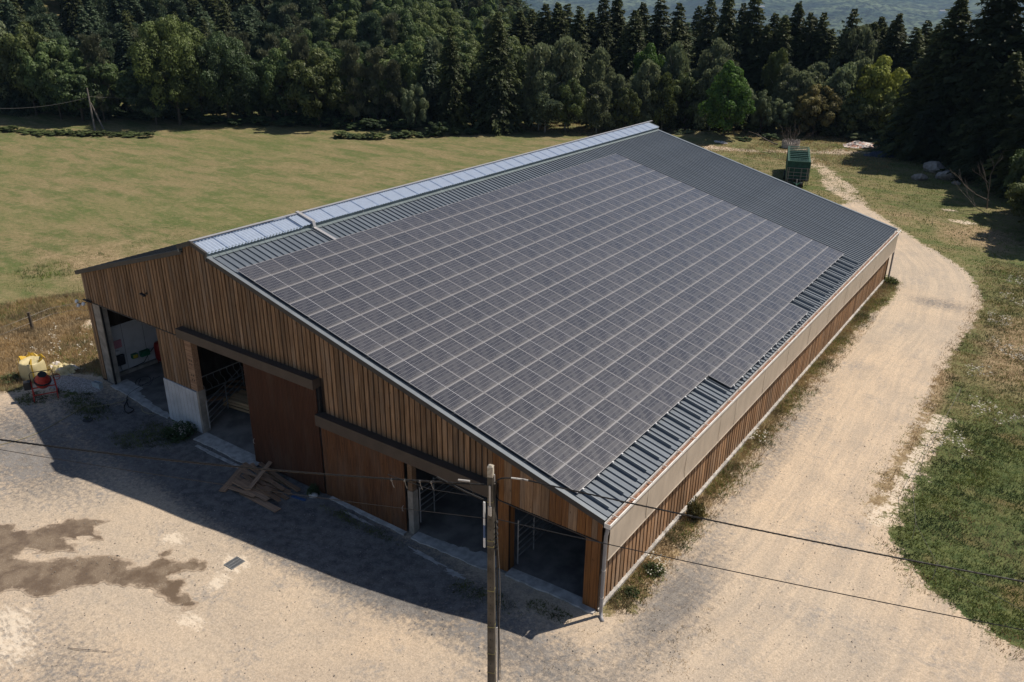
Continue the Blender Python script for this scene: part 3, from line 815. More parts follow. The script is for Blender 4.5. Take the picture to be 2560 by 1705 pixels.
# sliding doors: finely grooved
def door(x0, x1, z0, z1, y, mat, label):
    mb = MB(); n = int((x1-x0)/.088); V = []; F = []
    prof = []
    for i in range(n):
        a = x0+(x1-x0)*i/n; w = (x1-x0)/n
        prof += [(a, y+.012), (a+w*.18, y-.004), (a+w*.82, y-.004), (a+w, y+.012)]
    m = len(prof)
    for zz in (z0, z1):
        for px_, py_ in prof: V.append((px_, py_, zz))
    for i in range(m-1): F.append((i, i+1, m+i+1, m+i))
    mb.add(V, F)
    mb.box((x0, y+.013, z0), (x1, y+.055, z1))
    o = mb.build('sliding_door', mat, barn); o['label'] = label
    return o
d1 = door(.05, 4.44, -.30, 4.58, -.20, M_door1, 'tall dark brown sliding door')
d2 = door(4.47, 8.88, -.33, 3.0, -.12, M_door2, 'lower orange-brown sliding door')
for d_, x_, z_ in ((d1, .16, .75), (d2, 8.78, .72)):
    mb = MB(); yy = -.215 if d_ is d1 else -.135
    mb.tube([(x_, yy+.02, z_-.12), (x_, yy-.05, z_-.08), (x_, yy-.05, z_+.08), (x_, yy+.02, z_+.12)], .012, 6)
    mb.build('door_handle', M_bracket, d_)
# posts of the gable
mb = MB(); mb.box((-12.0, .05, -.03), (-11.35, .40, 4.42)); mb.build('concrete_post', M_conc, barn)
mb = MB(); mb.box((-11.34, .03, .02), (-11.27, .12, 4.42)); mb.build('door_jamb', M_black, barn)
mb = MB(); mb.box((-6.56, -.03, -.42), (-4.0, .16, 1.80)); pw = mb.build('concrete_panel', M_whiteconc, barn)
mb = MB()
for k in range(1, 9): mb.box((-6.56+k*.285, -.033, -.41), (-6.556+k*.285+.008, -.0301, 1.78))
mb.build('panel_joint', M_conc, pw)
mb = MB(); mb.box((-4.0, -.02, -.42), (-3.86, .36, 1.86)); mb.build('concrete_post', M_conc, barn)
mb = MB(); mb.box((-4.36, .0, 1.86), (-3.88, .30, 4.46)); tp = mb.build('timber_post', M_plank, barn)
mb = MB()
for z_ in (2.35, 2.6, 3.15, 3.35):
    for xx in (-4.2, -4.05): mb.box((xx, -.012, z_), (xx+.05, .001, z_+.07))
mb.build('bolt_plate', M_black, tp)
mb = MB(); mb.box((8.94, -.02, -.42), (9.2, .28, 1.55)); mb.build('concrete_post', M_conc, barn)
mb = MB(); mb.box((8.96, .0, 1.55), (9.18, .24, 3.05)); mb.build('timber_post', M_beam, barn)
mb = MB(); mb.box((13.16, .05, -.2), (13.58, .42, 2.84)); mb.build('timber_post', M_newboard, barn)
mb = MB(); mb.box((16.70, .05, -.05), (17.18, .42, 2.84)); mb.build('timber_post', M_newboard, barn)
mb = MB(); mb.box((13.1, -.06, -.40), (13.66, .5, -.14)); mb.build('concrete_foot', M_conc, barn)
mb = MB(); mb.box((16.62, -.08, -.2), (17.24, .5, .02)); mb.build('concrete_foot', M_conc, barn)
# lintel inside the small openings
mb = MB(); mb.bar((13.6, .2, 2.75), (16.7, .2, 2.75), .12, .2); mb.build('lintel', M_beam, barn)

# --- floor, sills
mb = MB()
nf = 40
V = []; F = []
fx = np.linspace(-12.2, 17.2, nf)
for yy in (-.02, 3.2, 41.9):
    for x_ in fx: V.append((x_, yy, float(H(x_, -.3 if yy < 0 else 4))*(1 if yy < 0 else .0)+.04))
for j_ in range(2):
    for i in range(nf-1): F.append((j_*nf+i, j_*nf+i+1, (j_+1)*nf+i+1, (j_+1)*nf+i))
mb.add(V, F)
M_floor = mat_simple('floor_concrete', (.17, .155, .145), .9, 0, .35, 1.2, bump=.2)
fl = mb.build('floor', M_floor, barn)
M_sill = mat_simple('sill_concrete', (.42, .40, .38), .9, 0, .25, 3.5, bump=.4)
def kerb(x0, x1, y0, y1, name='kerb'):
    n = max(3, int((x1-x0)/.25)); V = []; F = []
    for i in range(n+1):
        x_ = x0+(x1-x0)*i/n; g_ = float(H(x_, -.3)); jy = rr.uniform(-.04, .04)
        V += [(x_, y0+jy, g_-.05), (x_, y0+jy+.01, g_+.055+rr.uniform(-.008, .008)), (x_, y1, g_+.075), (x_, y1+.01, g_-.05)]
    for i in range(n):
        for j_ in range(3): F.append((i*4+j_, i*4+j_+1, i*4+5+j_, i*4+4+j_)[::-1])
    mb = MB(); mb.add(V, F); return mb.build(name, M_sill, barn)
kerb(-11.4, -6.6, -.18, .75); kerb(-3.86, .4, -.62, .10); kerb(4.8, 8.9, -.28, -.10); kerb(9.25, 13.1, -.30, .62); kerb(13.6, 17.2, -.20, .25)
mb = MB()
for i in range(5):
    xx = -3.3+i*.9
    mb.box((xx, -.98+rr.uniform(-.05, .05), -.42), (xx+.85, -.80, -.355))
mb.build('kerb', M_sill, barn)
# cement splashes in front of the third opening
def splat(x, y, rx, ry, rot, name='cement_splash'):
    V = [(x, y, groundz(x, y)+.012)]; n = 26; c, s_ = math.cos(rot), math.sin(rot)
    for i in range(n):
        a = 2*math.pi*i/n; q_ = rr.uniform(.45, 1.15); u, v = rx*q_*math.cos(a), ry*q_*math.sin(a)
        xx, yy = x+u*c-v*s_, y+u*s_+v*c; V.append((xx, yy, groundz(xx, yy)+.012))
    mb = MB(); mb.add(V, [(0, i+1, (i+1) % n+1) for i in range(n)])
    o = mb.build(name, M_sill); o['kind'] = 'structure'
splat(10.6, -.85, 1.2, .12, -.1); splat(12.0, -1.05, .6, .16, .0); splat(6.6, -.55, 1.0, .09, 0)

# --- right side wall
SW = MB(); SW.box((17.10, .46, .0), (17.14, 41.85, 3.62)); side = SW.build('side_wall', M_backing, barn)
mb = MB(); mb.box((17.02, .05, -.2), (17.30, 41.95, .10)); mb.build('sill', M_sill, side)
bme = {}
y = .48; k = 0
while y < 41.8:
    w = .295; wv = rr.choice((.185, .198, .210))
    if wv not in bme:
        mb = MB(); mb.box((0, 0, 0), (.035, wv, 2.35)); bme[wv] = mb.mesh('board', M_side)
    o = put('board', bme[wv], side); o.location = (17.145+rr.uniform(0, .008), y, .10); y += w; k += 1
# corner board, screen, gutter
mb = MB(); mb.box((17.12, .02, .02), (17.24, .44, 3.55)); mb.build('corner_board', M_backing, side)
mb = MB()
ny_ = 30; V = []; F = []
scr = thing('windbreak_screen', '', '')
for k_ in ('label', 'category'): del scr[k_]
scr.parent = barn
yy = 0.0; k = 0
while yy < 41.7:
    y2 = min(yy+3.5, 41.9); mb = MB(); V = []; F = []; n = 8
    for i in range(n+1):
        ya = yy+(y2-yy)*i/n
        for z_, ox in ((3.52, .40), (3.3, .405), (2.9, .39+.012*math.sin(ya*2)), (2.5, .38+.015*math.sin(ya*1.7+1)), (2.27, .385)): V.append((17.12+ox, ya, z_+.02*math.sin(ya*.5)))
    for i in range(n):
        for j_ in range(4): F.append((i*5+j_, i*5+j_+1, i*5+6+j_, i*5+5+j_))
    mb.add(V, F); mb.build('screen_sheet', M_screen, scr, smooth=True); yy = y2; k += 1
for ys_ in (2.7, 5.9, 9.2, 10.9, 14.4, 17.8, 21.3, 24.9, 28.4, 32, 35.5, 38.8):
    mb = MB(); mb.bar((17.53, ys_, 3.5), (17.515, ys_+.03, 2.28), .035, .006, (1, 0, 0)); mb.build('screen_seam', M_screenseam, scr)
mb = MB(); mb.tube([(17.50+.0, ya, 2.25+.02*math.sin(ya*.5)) for ya in np.linspace(-.02, 41.95, 40)], .028, 6)
mb.build('hem_pipe', M_screen, scr)
# gutter with leaf litter and brackets
gut = MB(); V = []; F = []
prof = [(17.38, 3.74), (17.38, 3.60), (17.42, 3.56), (17.56, 3.56), (17.60, 3.62), (17.60, 3.72), (17.575, 3.735), (17.575, 3.62), (17.55, 3.585), (17.43, 3.585), (17.40, 3.61), (17.40, 3.74)]
for ya in (-.16, 42.2):
    for px_, pz_ in prof: V.append((px_, ya, pz_))
n = len(prof)
for i in range(n): F.append((i, (i+1) % n, n+(i+1) % n, n+i))
F.append(tuple(range(n))[::-1]); F.append(tuple(range(n, 2*n)))
gut.add(V, F); gut.box((17.38, -.17, 3.57), (17.60, -.155, 3.73)); gut_o = gut.build('gutter', M_gutter, barn)
V = []; F = []
for i in range(211):
    ya = -.15+i*.2
    for j_ in range(4): V.append((17.405+j_*.055, ya, 3.645+rr.uniform(-.012, .02)))
for i in range(210):
    for j_ in range(3): F.append((i*4+j_, i*4+j_+1, i*4+5+j_, i*4+4+j_))
mb = MB(); mb.add(V, F); o = mb.build('leaf_litter', M_debris, gut_o)
mb = MB(); mb.bar((17.37, 0, 3.765), (17.60, 0, 3.742), .035, .012); bm_ = mb.mesh('bracket', M_bracket)
for k in range(35):
    o = put('bracket', bm_, gut_o); o.location = (0, .35+k*1.22, 0)
def downpipe(y, flip=1):
    mb = MB()
    mb.tube([(17.46, y, 3.58), (17.46, y, 3.40), (17.42, y, 3.2), (17.42, y, .22), (17.44, y-.02, .10), (17.52, y-.12, .03), (17.62, y-.22, .02)], .062, 12)
    o = mb.build('downpipe', M_pipe, barn, smooth=True)
    for z_ in (1.85, .75): 
        m2 = MB(); m2.tube([(17.42, y, z_), (17.42, y, z_+.035)], .072, 12); m2.build('pipe_clamp', M_bracket, o)
downpipe(-.07); downpipe(42.12)

# --- left wall, rear wall
mb = MB(); mb.box((-12.44, .15, 0), (-12.30, 41.9, 5.75)); lw = mb.build('left_wall', M_board, barn)
mb = MB()
pts = [(-12.44, 0), (17.24, 0), (17.24, rz_(17.24)-.08), (-1.5, rz_(-1.5)-.08), (RX, MZ-.15), (-3.4, lz_(-3.4)-.08), (-12.44, lz_(-12.44)-.08)]
n = len(pts); V = [(a, 41.86, b) for a, b in pts]+[(a, 41.98, b) for a, b in pts]
mb.add(V, [tuple(range(n)), tuple(reversed(range(n, 2*n)))]+[(i, n+i, n+(i+1) % n, (i+1) % n) for i in range(n)])
mb.build('rear_wall', M_board, barn)
# frame inside
for yk in range(1, 9):
    y = yk*5.1
    mb = MB()
    mb.box((-6.7, y-.12, 0), (-6.45, y+.12, lz_(-6.6)-.3)); mb.box((4.4, y-.12, 0), (4.65, y+.12, rz_(4.5)-.3)); mb.box((13.3, y-.12, 0), (13.5, y+.12, rz_(13.4)-.3))
    mb.bar((-12.3, y, lz_(-12.3)-.35), (-3.2, y, lz_(-3.2)-.35), .16, .3); mb.bar((-1.7, y, rz_(-1.7)-.35), (17.0, y, rz_(17.)-.35), .16, .3)
    mb.build('portal_frame', M_beam, barn)
# workshop partition and white inner wall of the left bay
mb = MB(); mb.box((-12.29, .42, .0), (-12.15, 7.0, 2.78)); iw = mb.build('inner_wall', M_whiteconc, barn)
mb = MB()
for y in (1.34, 2.5, 3.7): mb.box((-12.148, y, .25), (-12.142, y+.015, 2.78))
mb.build('panel_joint', M_black, iw)
mb = MB(); mb.box((-12.29, .42, 2.78), (-12.12, 7.0, 2.86)); mb.box((-12.28, .42, 2.86), (-12.18, 7, 5.3)); mb.build('inner_boarding', M_backing, barn)
mb = MB(); mb.box((-12.15, .5, 0), (-11.95, 7, .22)); mb.build('kerb', M_conc, barn)
mb = MB(); mb.box((-6.6, .3, 0), (-6.45, 7.0, 4.3)); mb.box((-12.3, 7, 0), (-6.45, 7.12, 4.3)); mb.build('partition', M_backing, barn)

# ------------------------------------------------------------------ solar array
A_ = 1.785; B_ = 1.0482
arr = thing('solar_array', 'large solar array of grey framed panels bolted on the barn roof', 'solar array')
AX, AZ_, AY = 0.0, 8.499, .1246
arr.location = (AX, AY, AZ_); arr.rotation_euler = (0, TH, 0)
W_, L_ = 1.036, 1.765
mb = MB(); e = .012; t_ = .035
V = [(0, 0, -t_), (W_, 0, -t_), (W_, L_, -t_), (0, L_, -t_), (0, 0, 0), (W_, 0, 0), (W_, L_, 0), (0, L_, 0), (e, e, 0), (W_-e, e, 0), (W_-e, L_-e, 0), (e, L_-e, 0), (e, e, -.004), (W_-e, e, -.004), (W_-e, L_-e, -.004), (e, L_-e, -.004)]
F = [(0, 3, 2, 1), (0, 1, 5, 4), (1, 2, 6, 5), (2, 3, 7, 6), (3, 0, 4, 7), (4, 5, 9, 8), (5, 6, 10, 9), (6, 7, 11, 10), (7, 4, 8, 11), (8, 9, 13, 12), (9, 10, 14, 13), (10, 11, 15, 14), (11, 8, 12, 15)]
mb.add(V, F, 0); mb.add(V[12:], [(0, 1, 2, 3)], 1)
pme = mb.mesh('solar_panel', [M_alu, M_cells])
for j_ in range(17):
    for i in range(18):
        if j_ == 16 and not (6 <= i < 12): continue
        o = put('solar_panel', pme, arr)
        o.location = (j_*B_+rr.uniform(-.002, .002), i*A_+.01+rr.uniform(-.003, .003), rr.uniform(-.002, .002))
        o.rotation_euler = (rr.uniform(-.0012, .0012), rr.uniform(-.0015, .0015), 0)
# rails down the slope, two per column; they run on below the array where the last row is missing
mbl = MB(); mbl.box((.05, -.021, -.160), (17.80, .021, -.037)); railL = mbl.mesh('rail', M_verge)
mbs = MB(); mbs.box((.05, -.021, -.160), (17.90, .021, -.037)); railS = mbs.mesh('rail', M_verge)
mbc = MB(); mbc.box((0, -.03, -.04), (.05, .03, .012)); clampm = mbc.mesh('end_clamp', M_white)
for i in range(18):
    for oy in (.42, 1.34):
        mid = 6 <= i < 12
        yw = AY+i*A_+oy; kk = round((yw-.12)*3); yr = .12+kk/3-AY     # rails sit on the ribs
        o = put('rail', railS if mid else railL, arr); o.location = (0, yr, 0)
        c = put('end_clamp', clampm, arr); c.location = ((17 if mid else 16)*B_-.008, yr, 0)

# ------------------------------------------------------------------ fittings on the gable
t = thing('floodlight', 'pair of white floodlights on a bracket at the top left barn corner', 'floodlight', (-12.3, -.08, 4.42))
mb = MB(); mb.tube([(0, .1, 0), (.1, -.1, -.02), (-.05, -.28, -.05), (-.25, -.30, -.02)], .02, 6); mb.box((-.2, -.05, .05), (.5, .05, .09)); mb.build('bracket', M_black, t)
for (x, z) in ((.30, .02), (-.32, .02), (-.22, -.18)):
    mb = MB(); mb.lathe([(.03, -.06), (.09, -.03), (.10, .05), (.07, .07)], 10, (x, -.28, z), Euler((R(60), 0, 0)).to_matrix()); mb.build('lamp_head', M_white, t)
t = thing('camera_light', 'small black lamp fixed on the gable boards left of the ridge', 'wall lamp', (-6.7, -.01, 6.05))
mb = MB(); mb.box((-.05, -.03, -.05), (.05, 0, .05)); mb.tube([(0, -.02, 0), (.0, -.16, .0)], .02, 6); mb.build('arm', M_black, t)
mb = MB(); mb.bar((-.17, -.2, .03), (.17, -.2, -.03), .14, .05); mb.build('lamp_head', M_black, t)

# ------------------------------------------------------------------ inside the left bay
def wallbox(name, label, cat, y, z, dy, dz, dx, mat, extra=None, g=None):
    t = thing(name, label, cat, (-12.14, y, z), 0, g)
    mb = MB(); mb.box((0, -dy/2, 0), (dx, dy/2, dz)); mb.build('case', mat, t)
    mb = MB(); mb.box((dx, -dy/2+.03, .03), (dx+.012, dy/2-.03, dz-.03)); mb.build('cover', extra or mat, t)
    return t
wallbox('panel_box', 'pink panel on the white wall inside the left bay', 'panel', .98, 1.55, .42, .42, .06, M_pink)
wallbox('electric_box', 'dark grey electric cabinet low on the white wall of the left bay', 'electric cabinet', .95, .60, .42, .55, .16, M_darkbox)
wallbox('junction_box', 'white junction box above the dark cabinet in the left bay', 'junction box', .86, 1.25, .26, .18, .1, M_white)
wallbox('green_box', 'green tool box on the white wall beside the red tank', 'tool box', 2.3, .66, .50, .30, .22, M_green)
wallbox('pump', 'small dark green pump between the cabinet and the green box', 'pump', 1.72, .72, .30, .24, .2, M_green, M_yellowm)
t = thing('pressure_tank', 'dark red upright pressure tank in the left bay', 'tank', (-11.75, 3.05, .04))
mb = MB(); mb.lathe([(.02, .12), (.24, .18), (.30, .34), (.30, 1.02), (.24, 1.2), (.04, 1.28)], 20); mb.build('vessel', M_darkred, t, smooth=True)
for a in (0, 2.1, 4.2):
    mb = MB(); mb.tube([(.2*math.cos(a), .2*math.sin(a), 0), (.2*math.cos(a), .2*math.sin(a), .24)], .025, 6); mb.build('leg', M_darkred, t)
mb = MB(); mb.tube([(-12.1, .9, .6), (-12.08, .95, .15), (-12.08, 2.2, .28), (-12.08, 2.6, .7), (-11.98, 2.9, 1.0)], .02, 6)
tag(mb.build('hose_line', M_black), 'black pipe along the foot of the white wall in the left bay', 'pipe')

# metal gates / barriers
def rails_gate(name, label, p0, p1, zs, top_z, group=None, rad=.024, posts=(0.0, .5, 1.0), z0=0.05):
    p0 = Vector((*p0, 0)); p1 = Vector((*p1, 0)); L = (p1-p0).length
    t = thing(name, label, 'gate', tuple(p0), math.atan2(p1.y-p0.y, p1.x-p0.x), group)
    for z in zs:
        mb = MB(); mb.tube([(0, 0, z), (L, 0, z)], rad, 7); mb.build('rail', M_frame, t)
    for q in posts:
        mb = MB(); mb.tube([(q*L, .03, z0), (q*L, .03, top_z)], rad*1.2, 7); mb.build('upright', M_frame, t)
    return t
rails_gate('metal_gate', 'galvanised gate swung open inside the tall opening beside the lumber', (-3.5, .12), (-5.3, 3.5), (1.4, 1.14, .83, .56, .30), 1.45)
rails_gate('metal_barrier', 'galvanised rail barrier inside the third opening', (9.3, .30), (9.3, 8.5), (1.58, 1.38, 1.08, .82, .55), 1.65, posts=(.0, .10, .4, .7, 1.))
rails_gate('metal_barrier', 'galvanised rail barrier inside the small opening nearest the corner', (13.75, .45), (13.75, 9.0), (1.88, 1.52, 1.25, .96, .68, .42), 1.95, posts=(0., .12, .45, .8, 1.))
t = thing('feed_barrier', 'row of curved feeding rails along the passage behind the gate', 'feed barrier', (-6.2, 1.4, 0), R(90))
mb = MB(); mb.tube([(0, 0, 1.25), (9, 0, 1.25)], .03, 8); mb.build('top_rail', M_bracket, t)
mb = MB(); mb.tube([(0, 0, .45), (9, 0, .45)], .03, 8); mb.build('bottom_rail', M_frame, t)
mb = MB(); mb.tube([(0, 0, 1.25), (.05, .02, .95), (.22, .03, .7), (.26, 0, .45)], .02, 6); lp = mb.mesh('loop', M_frame)
for k in range(22):
    o = put('loop', lp, t); o.location = (.2+k*.4, 0, 0)
# lumber stack, boards lying on it
def plank_obj(name, label, cat, c, L, w, th, rz, ry=0, rx=0, mat=None, group=None):
    mb = MB(); n = 4; V = []; F = []
    bend = rr.uniform(-.02, .02)
    for i in range(n+1):
        xx = -L/2+L*i/n; b = bend*(1-(2*xx/L)**2)
        V += [(xx, -w/2, -th/2+b), (xx, w/2, -th/2+b), (xx, w/2, th/2+b), (xx, -w/2, th/2+b)]
    for i in range(n):
        for j_ in range(4): F.append((i*4+j_, i*4+(j_+1) % 4, i*4+4+(j_+1) % 4, i*4+4+j_)[::-1])
    F.append((0, 1, 2, 3)); F.append((n*4+3, n*4+2, n*4+1, n*4))
    mb.add(V, F); o = mb.build(name, mat or M_plank); o.location = c; o.rotation_euler = (rx, ry, rz)
    tag(o, label, cat, group); return o
for r_ in range(3):
    for k in range(5):
        plank_obj('lumber_board', 'sawn board in the lumber stack inside the tall opening', 'board', (-3.3+.05*r_, 2.15+k*.23, .12+r_*.16), 3.2-.25*(k % 2), .20, .12, R(8), mat=M_lumber, group='sawn boards stacked behind the gate')
for k in range(9):
    plank_obj('lumber_board', 'loose board lying on the floor behind the gate', 'board', (-5.2+rr.uniform(-.5, .8), 2.3+k*.42, .1+rr.uniform(0, .25)), 3.0, .18, .05, R(38+rr.uniform(-14, 14)), R(rr.uniform(-3, 3)), mat=M_plank, group='loose boards on the passage floor')

# ------------------------------------------------------------------ plank pile in front of the tall door
PILE = [((0.85, -2.57), (-0.12, -0.69), .30, 'grey-brown plank at the left edge of the pile, turned towards the gate opening'),
 ((2.25, -1.31), (0.1, -0.45), .16, None), ((3.77, -2.1), (1.47, -2.05), .30, 'wide plank along the front edge of the pile'),
 ((2.95, -1.91), (0.8, -1.90), .24, None), ((3.52, -0.78), (0.61, -0.40), .18, None), ((2.58, -0.96), (0.82, -0.73), .16, None),
 ((3.09, -0.92), (1.38, -1.17), .20, None), ((1.97, -1.27), (0.15, -0.95), .16, None), ((2.58, -1.46), (0.96, -1.68), .28, None),
 ((3.54, -1.79), (2.0, -1.62), .16, None), ((3.43, -1.32), (1.93, -1.18), .18, None), ((1.9, -1.66), (0.36, -1.52), .22, None),
 ((3.4, -0.66), (1.02, -0.45), .15, None), ((2.92, -1.08), (-0.1, -0.70), .18, None), ((2.7, -1.7), (.7, -1.35), .2, None), ((3.1, -1.5), (1.2, -1.4), .2, None),
 ((3.3, -1.05), (1.5, -.85), .16, None), ((2.3, -2.05), (.95, -2.25), .18, None), ((3.0, -1.65), (1.3, -1.95), .14, None), ((2.2, -1.0), (.4, -1.25), .14, None), ((2.9, -.6), (.9, -.62), .14, None)]
for k, (a, b, w, lb) in enumerate(PILE):
    a = Vector(a); b = Vector(b); c = (a+b)/2; L = (a-b).length
    lvl = 0 if lb else (k % 5)
    z = groundz(c.x, c.y)+.035+.05*lvl*(1-.15*(c.x < .5))
    plank_obj('plank', lb or 'weathered brown plank in the loose pile before the tall door', 'plank', (c.x, c.y, z), L, w, .028, math.atan2(b.y-a.y, b.x-a.x), R(rr.uniform(-2, 2)), R(rr.uniform(-4, 4)), group=None if lb else 'planks piled before the door')
plank_obj('plank', 'narrow plank lying steeply across the top of the pile', 'plank', (1.45, -1.0, -.02), 2.3, .2, .03, R(-66), R(3), R(3))
t = thing('metal_offcut', 'short blue-grey metal bar end at the right of the plank pile', 'metal bar', (3.75, -1.0, groundz(3.75, -1)), R(10))
mb = MB(); mb.box((-.35, -.06, .0), (.35, .06, .04)); mb.box((.2, -.062, .04), (.3, .062, .046)); mb.build('bar', M_blueplate, t)
t = thing('kerb_stone', 'pale loose concrete lump beside the plank pile', 'stone', (4.1, -.55, groundz(4.1, -.5)), .3)
def rock_mesh(name, sx, sy, sz, seed, mat, sub=2):
    bm = bmesh.new(); bmesh.ops.create_icosphere(bm, subdivisions=sub, radius=1); q = random.Random(seed)
    dirs = [Vector((q.gauss(0, 1), q.gauss(0, 1), q.gauss(0, 1))).normalized() for _ in range(9)]; offs = [q.uniform(.62, .95) for _ in dirs]
    for v in bm.verts:
        for d_, o_ in zip(dirs, offs):
            e_ = v.co.dot(d_)
            if e_ > o_: v.co -= d_*(e_-o_)
        v.co += Vector((q.uniform(-.03, .03), q.uniform(-.03, .03), q.uniform(-.03, .03)))
        v.co.x *= sx; v.co.y *= sy; v.co.z *= sz
    me = bpy.data.meshes.new(name); bm.to_mesh(me); bm.free(); me.materials.append(mat); return me
put('lump', rock_mesh('lump', .24, .16, .12, 5, M_sill), t, loc=(0, 0, .06))

# ------------------------------------------------------------------ drain grate
t = thing('drain_grate', 'rectangular slotted steel drain cover set in the yard', 'drain grate', (5.0, -5.15, groundz(5, -5.15)+.014), R(0))
mb = MB(); mb.box((-.24, -.29, -.02), (.24, -.265, .012)); mb.box((-.24, .265, -.02), (.24, .29, .012)); mb.box((-.24, -.265, -.02), (-.215, .265, .012)); mb.box((.215, -.265, -.02), (.24, .265, .012)); mb.box((-.08, -.265, -.02), (-.06, .265, .012)); mb.box((.06, -.265, -.02), (.08, .265, .012))
mb.build('frame', M_frame, t)
mb = MB(); mb.box((-.215, -.010, -.01), (.215, .010, .010)); bmz = mb.mesh('bar', M_frame)
for k in range(13): put('bar', bmz, t, loc=(0, -.24+k*.04, 0))
mb = MB(); mb.box((-.22, -.27, -.018), (.22, .27, -.012)); mb.build('pit', M_black, t)

# second round manhole left, barely seen
t = thing('drain_cover', 'small dark drain cover near the weeds left of the white concrete panel', 'drain cover', (-9.3, -2.6, groundz(-9.3, -2.6)+.014))
mb = MB(); mb.lathe([(.24, 0), (.24, .01), (.20, .014), (.0, .014)], 20); mb.build('lid', M_black, t)

# ------------------------------------------------------------------ concrete mixer, bags, block, gravel
g0 = groundz(-12.7, -2.8)
t = thing('concrete_mixer', 'red drum concrete mixer standing on its legs before the big bags', 'concrete mixer', (-12.75, -2.75, g0), R(62))
mb = MB(); Mx = Euler((R(22), R(8), 0)).to_matrix()
mb.lathe([(.10, -.36), (.26, -.34), (.36, -.12), (.37, .02), (.36, .05), (.22, .36), (.19, .42)], 20, (0, 0, .95), Mx)
dr = mb.build('drum', M_red, t, smooth=True)
mb = MB(); mb.lathe([(.385, -.04), (.395, -.03), (.395, .05), (.385, .06)], 24, (0, 0, .95), Mx); mb.build('ring_gear', M_black, dr)
mb = MB(); mb.lathe([(.20, .40), (.20, .43), (.17, .43)], 20, (0, 0, .95), Mx); mb.build('mouth_rim', M_black, dr)
for s_ in (-1, 1):
    mb = MB(); mb.bar((s_*.50, 0, 1.02), (s_*.52, 0, .55), .06, .06); mb.bar((s_*.52, 0, .58), (s_*.52, .38, .0), .05, .05); mb.bar((s_*.52, 0, .58), (s_*.52, -.38, .0), .05, .05); mb.build('leg', M_red, t)
mb = MB(); mb.bar((-.52, -.2, .30), (.52, -.2, .30), .045, .045); mb.bar((-.52, 0, .60), (.52, 0, .60), .05, .05); mb.build('crossbar', M_red, t)
mb = MB(); mb.tube([(-.50, -.05, .98), (-.50, -.1, 1.40), (-.42, -.12, 1.50), (.42, -.12, 1.50), (.50, -.1, 1.40), (.50, -.05, .98)], .02, 8); mb.build('tipping_bow', M_black, t)
mb = MB(); mb.box((-.84, -.16, .62), (-.54, .16, 1.02)); mb.box((-.845, -.08, .72), (-.84, .08, .78), 1); mb.build('motor_housing', [M_black, M_white], t)
mb = MB(); mb.tube([(.62+.16*math.cos(a), .0, 1.02+.16*math.sin(a)) for a in np.linspace(0, 2*math.pi, 17)], .014, 6, caps=False); mb.bar((.5, 0, 1.02), (.78, 0, 1.02), .02, .02); mb.build('handwheel', M_red, t)
for s_ in (-1, 1):
    mb = MB(); mb.tube([(s_*.52-.02*s_, .34, .13), (s_*.52+.05*s_, .34, .13)], .13, 12); mb.build('wheel', M_black, t)

def bigbag():
    t = thing('bulk_bag', 'full cream and yellow bulk bag standing behind the mixer', 'bulk bag', (-15.5, -1.95, 0), R(20))
    bm = bmesh.new(); q = random.Random(4); n = 24; lv = 10; rows = []
    for j_ in range(lv+1):
        z = 1.0*j_/lv; row = []
        for i in range(n):
            a = 2*math.pi*i/n; ex = 3.2 if j_ < lv-1 else 2.6
            c, s_ = math.cos(a), math.sin(a); r_ = .52/(abs(c)**ex+abs(s_)**ex)**(1/ex)
            r_ *= 1+.07*math.sin(math.pi*z)+.02*q.uniform(-1, 1)
            if j_ == lv: r_ *= .93
            row.append(bm.verts.new((r_*c, r_*s_, z+(.03*q.uniform(-1, 1) if j_ > 2 else 0))))
        rows.append(row)
    inner = [bm.verts.new((v.co.x*.8, v.co.y*.8, .86+.05*q.uniform(-1, 1))) for v in rows[-1]]
    cc = bm.verts.new((0, 0, .93))
    rows.append(inner)
    for a_, b_ in zip(rows[:-1], rows[1:]):
        for i in range(n): bm.faces.new((a_[i], a_[(i+1) % n], b_[(i+1) % n], b_[i]))
    for i in range(n): bm.faces.new((inner[i], inner[(i+1) % n], cc))
    me = bpy.data.meshes.new('sack'); bm.to_mesh(me); bm.free(); me.materials.append(M_bag)
    for p_ in me.polygons: p_.use_smooth = True
    put('sack', me, t)
    for k, (sx, sy) in enumerate(((-1, -1), (1, -1), (1, 1), (-1, 1))):
        mb = MB(); x, y = .47*sx, .47*sy
        mb.bar((x, y, .05), (x, y, 1.0), .07, .01, (sx, sy, 0)); mb.bar((x, y, 1.0), (x*.85, y*.7, 1.26), .07, .01, (sx, sy, 0)); mb.bar((x*.85, y*.7, 1.26), (x*.7, y*.95, 1.0), .07, .01, (sx, sy, 0))
        mb.build('strap', M_bagyel, t)
    mb = MB(); V = []; F = []
    for i in range(12):
        a = -.2+i*.32; V += [(.53*math.cos(a), .53*math.sin(a), .97), (.62*math.cos(a+.05), .60*math.sin(a), 1.12+.09*math.sin(i*1.9))]
    for i in range(11): F.append((2*i, 2*i+2, 2*i+3, 2*i+1))
    mb.add(V, F); mb.build('collar', M_bagyel, t)
bigbag()
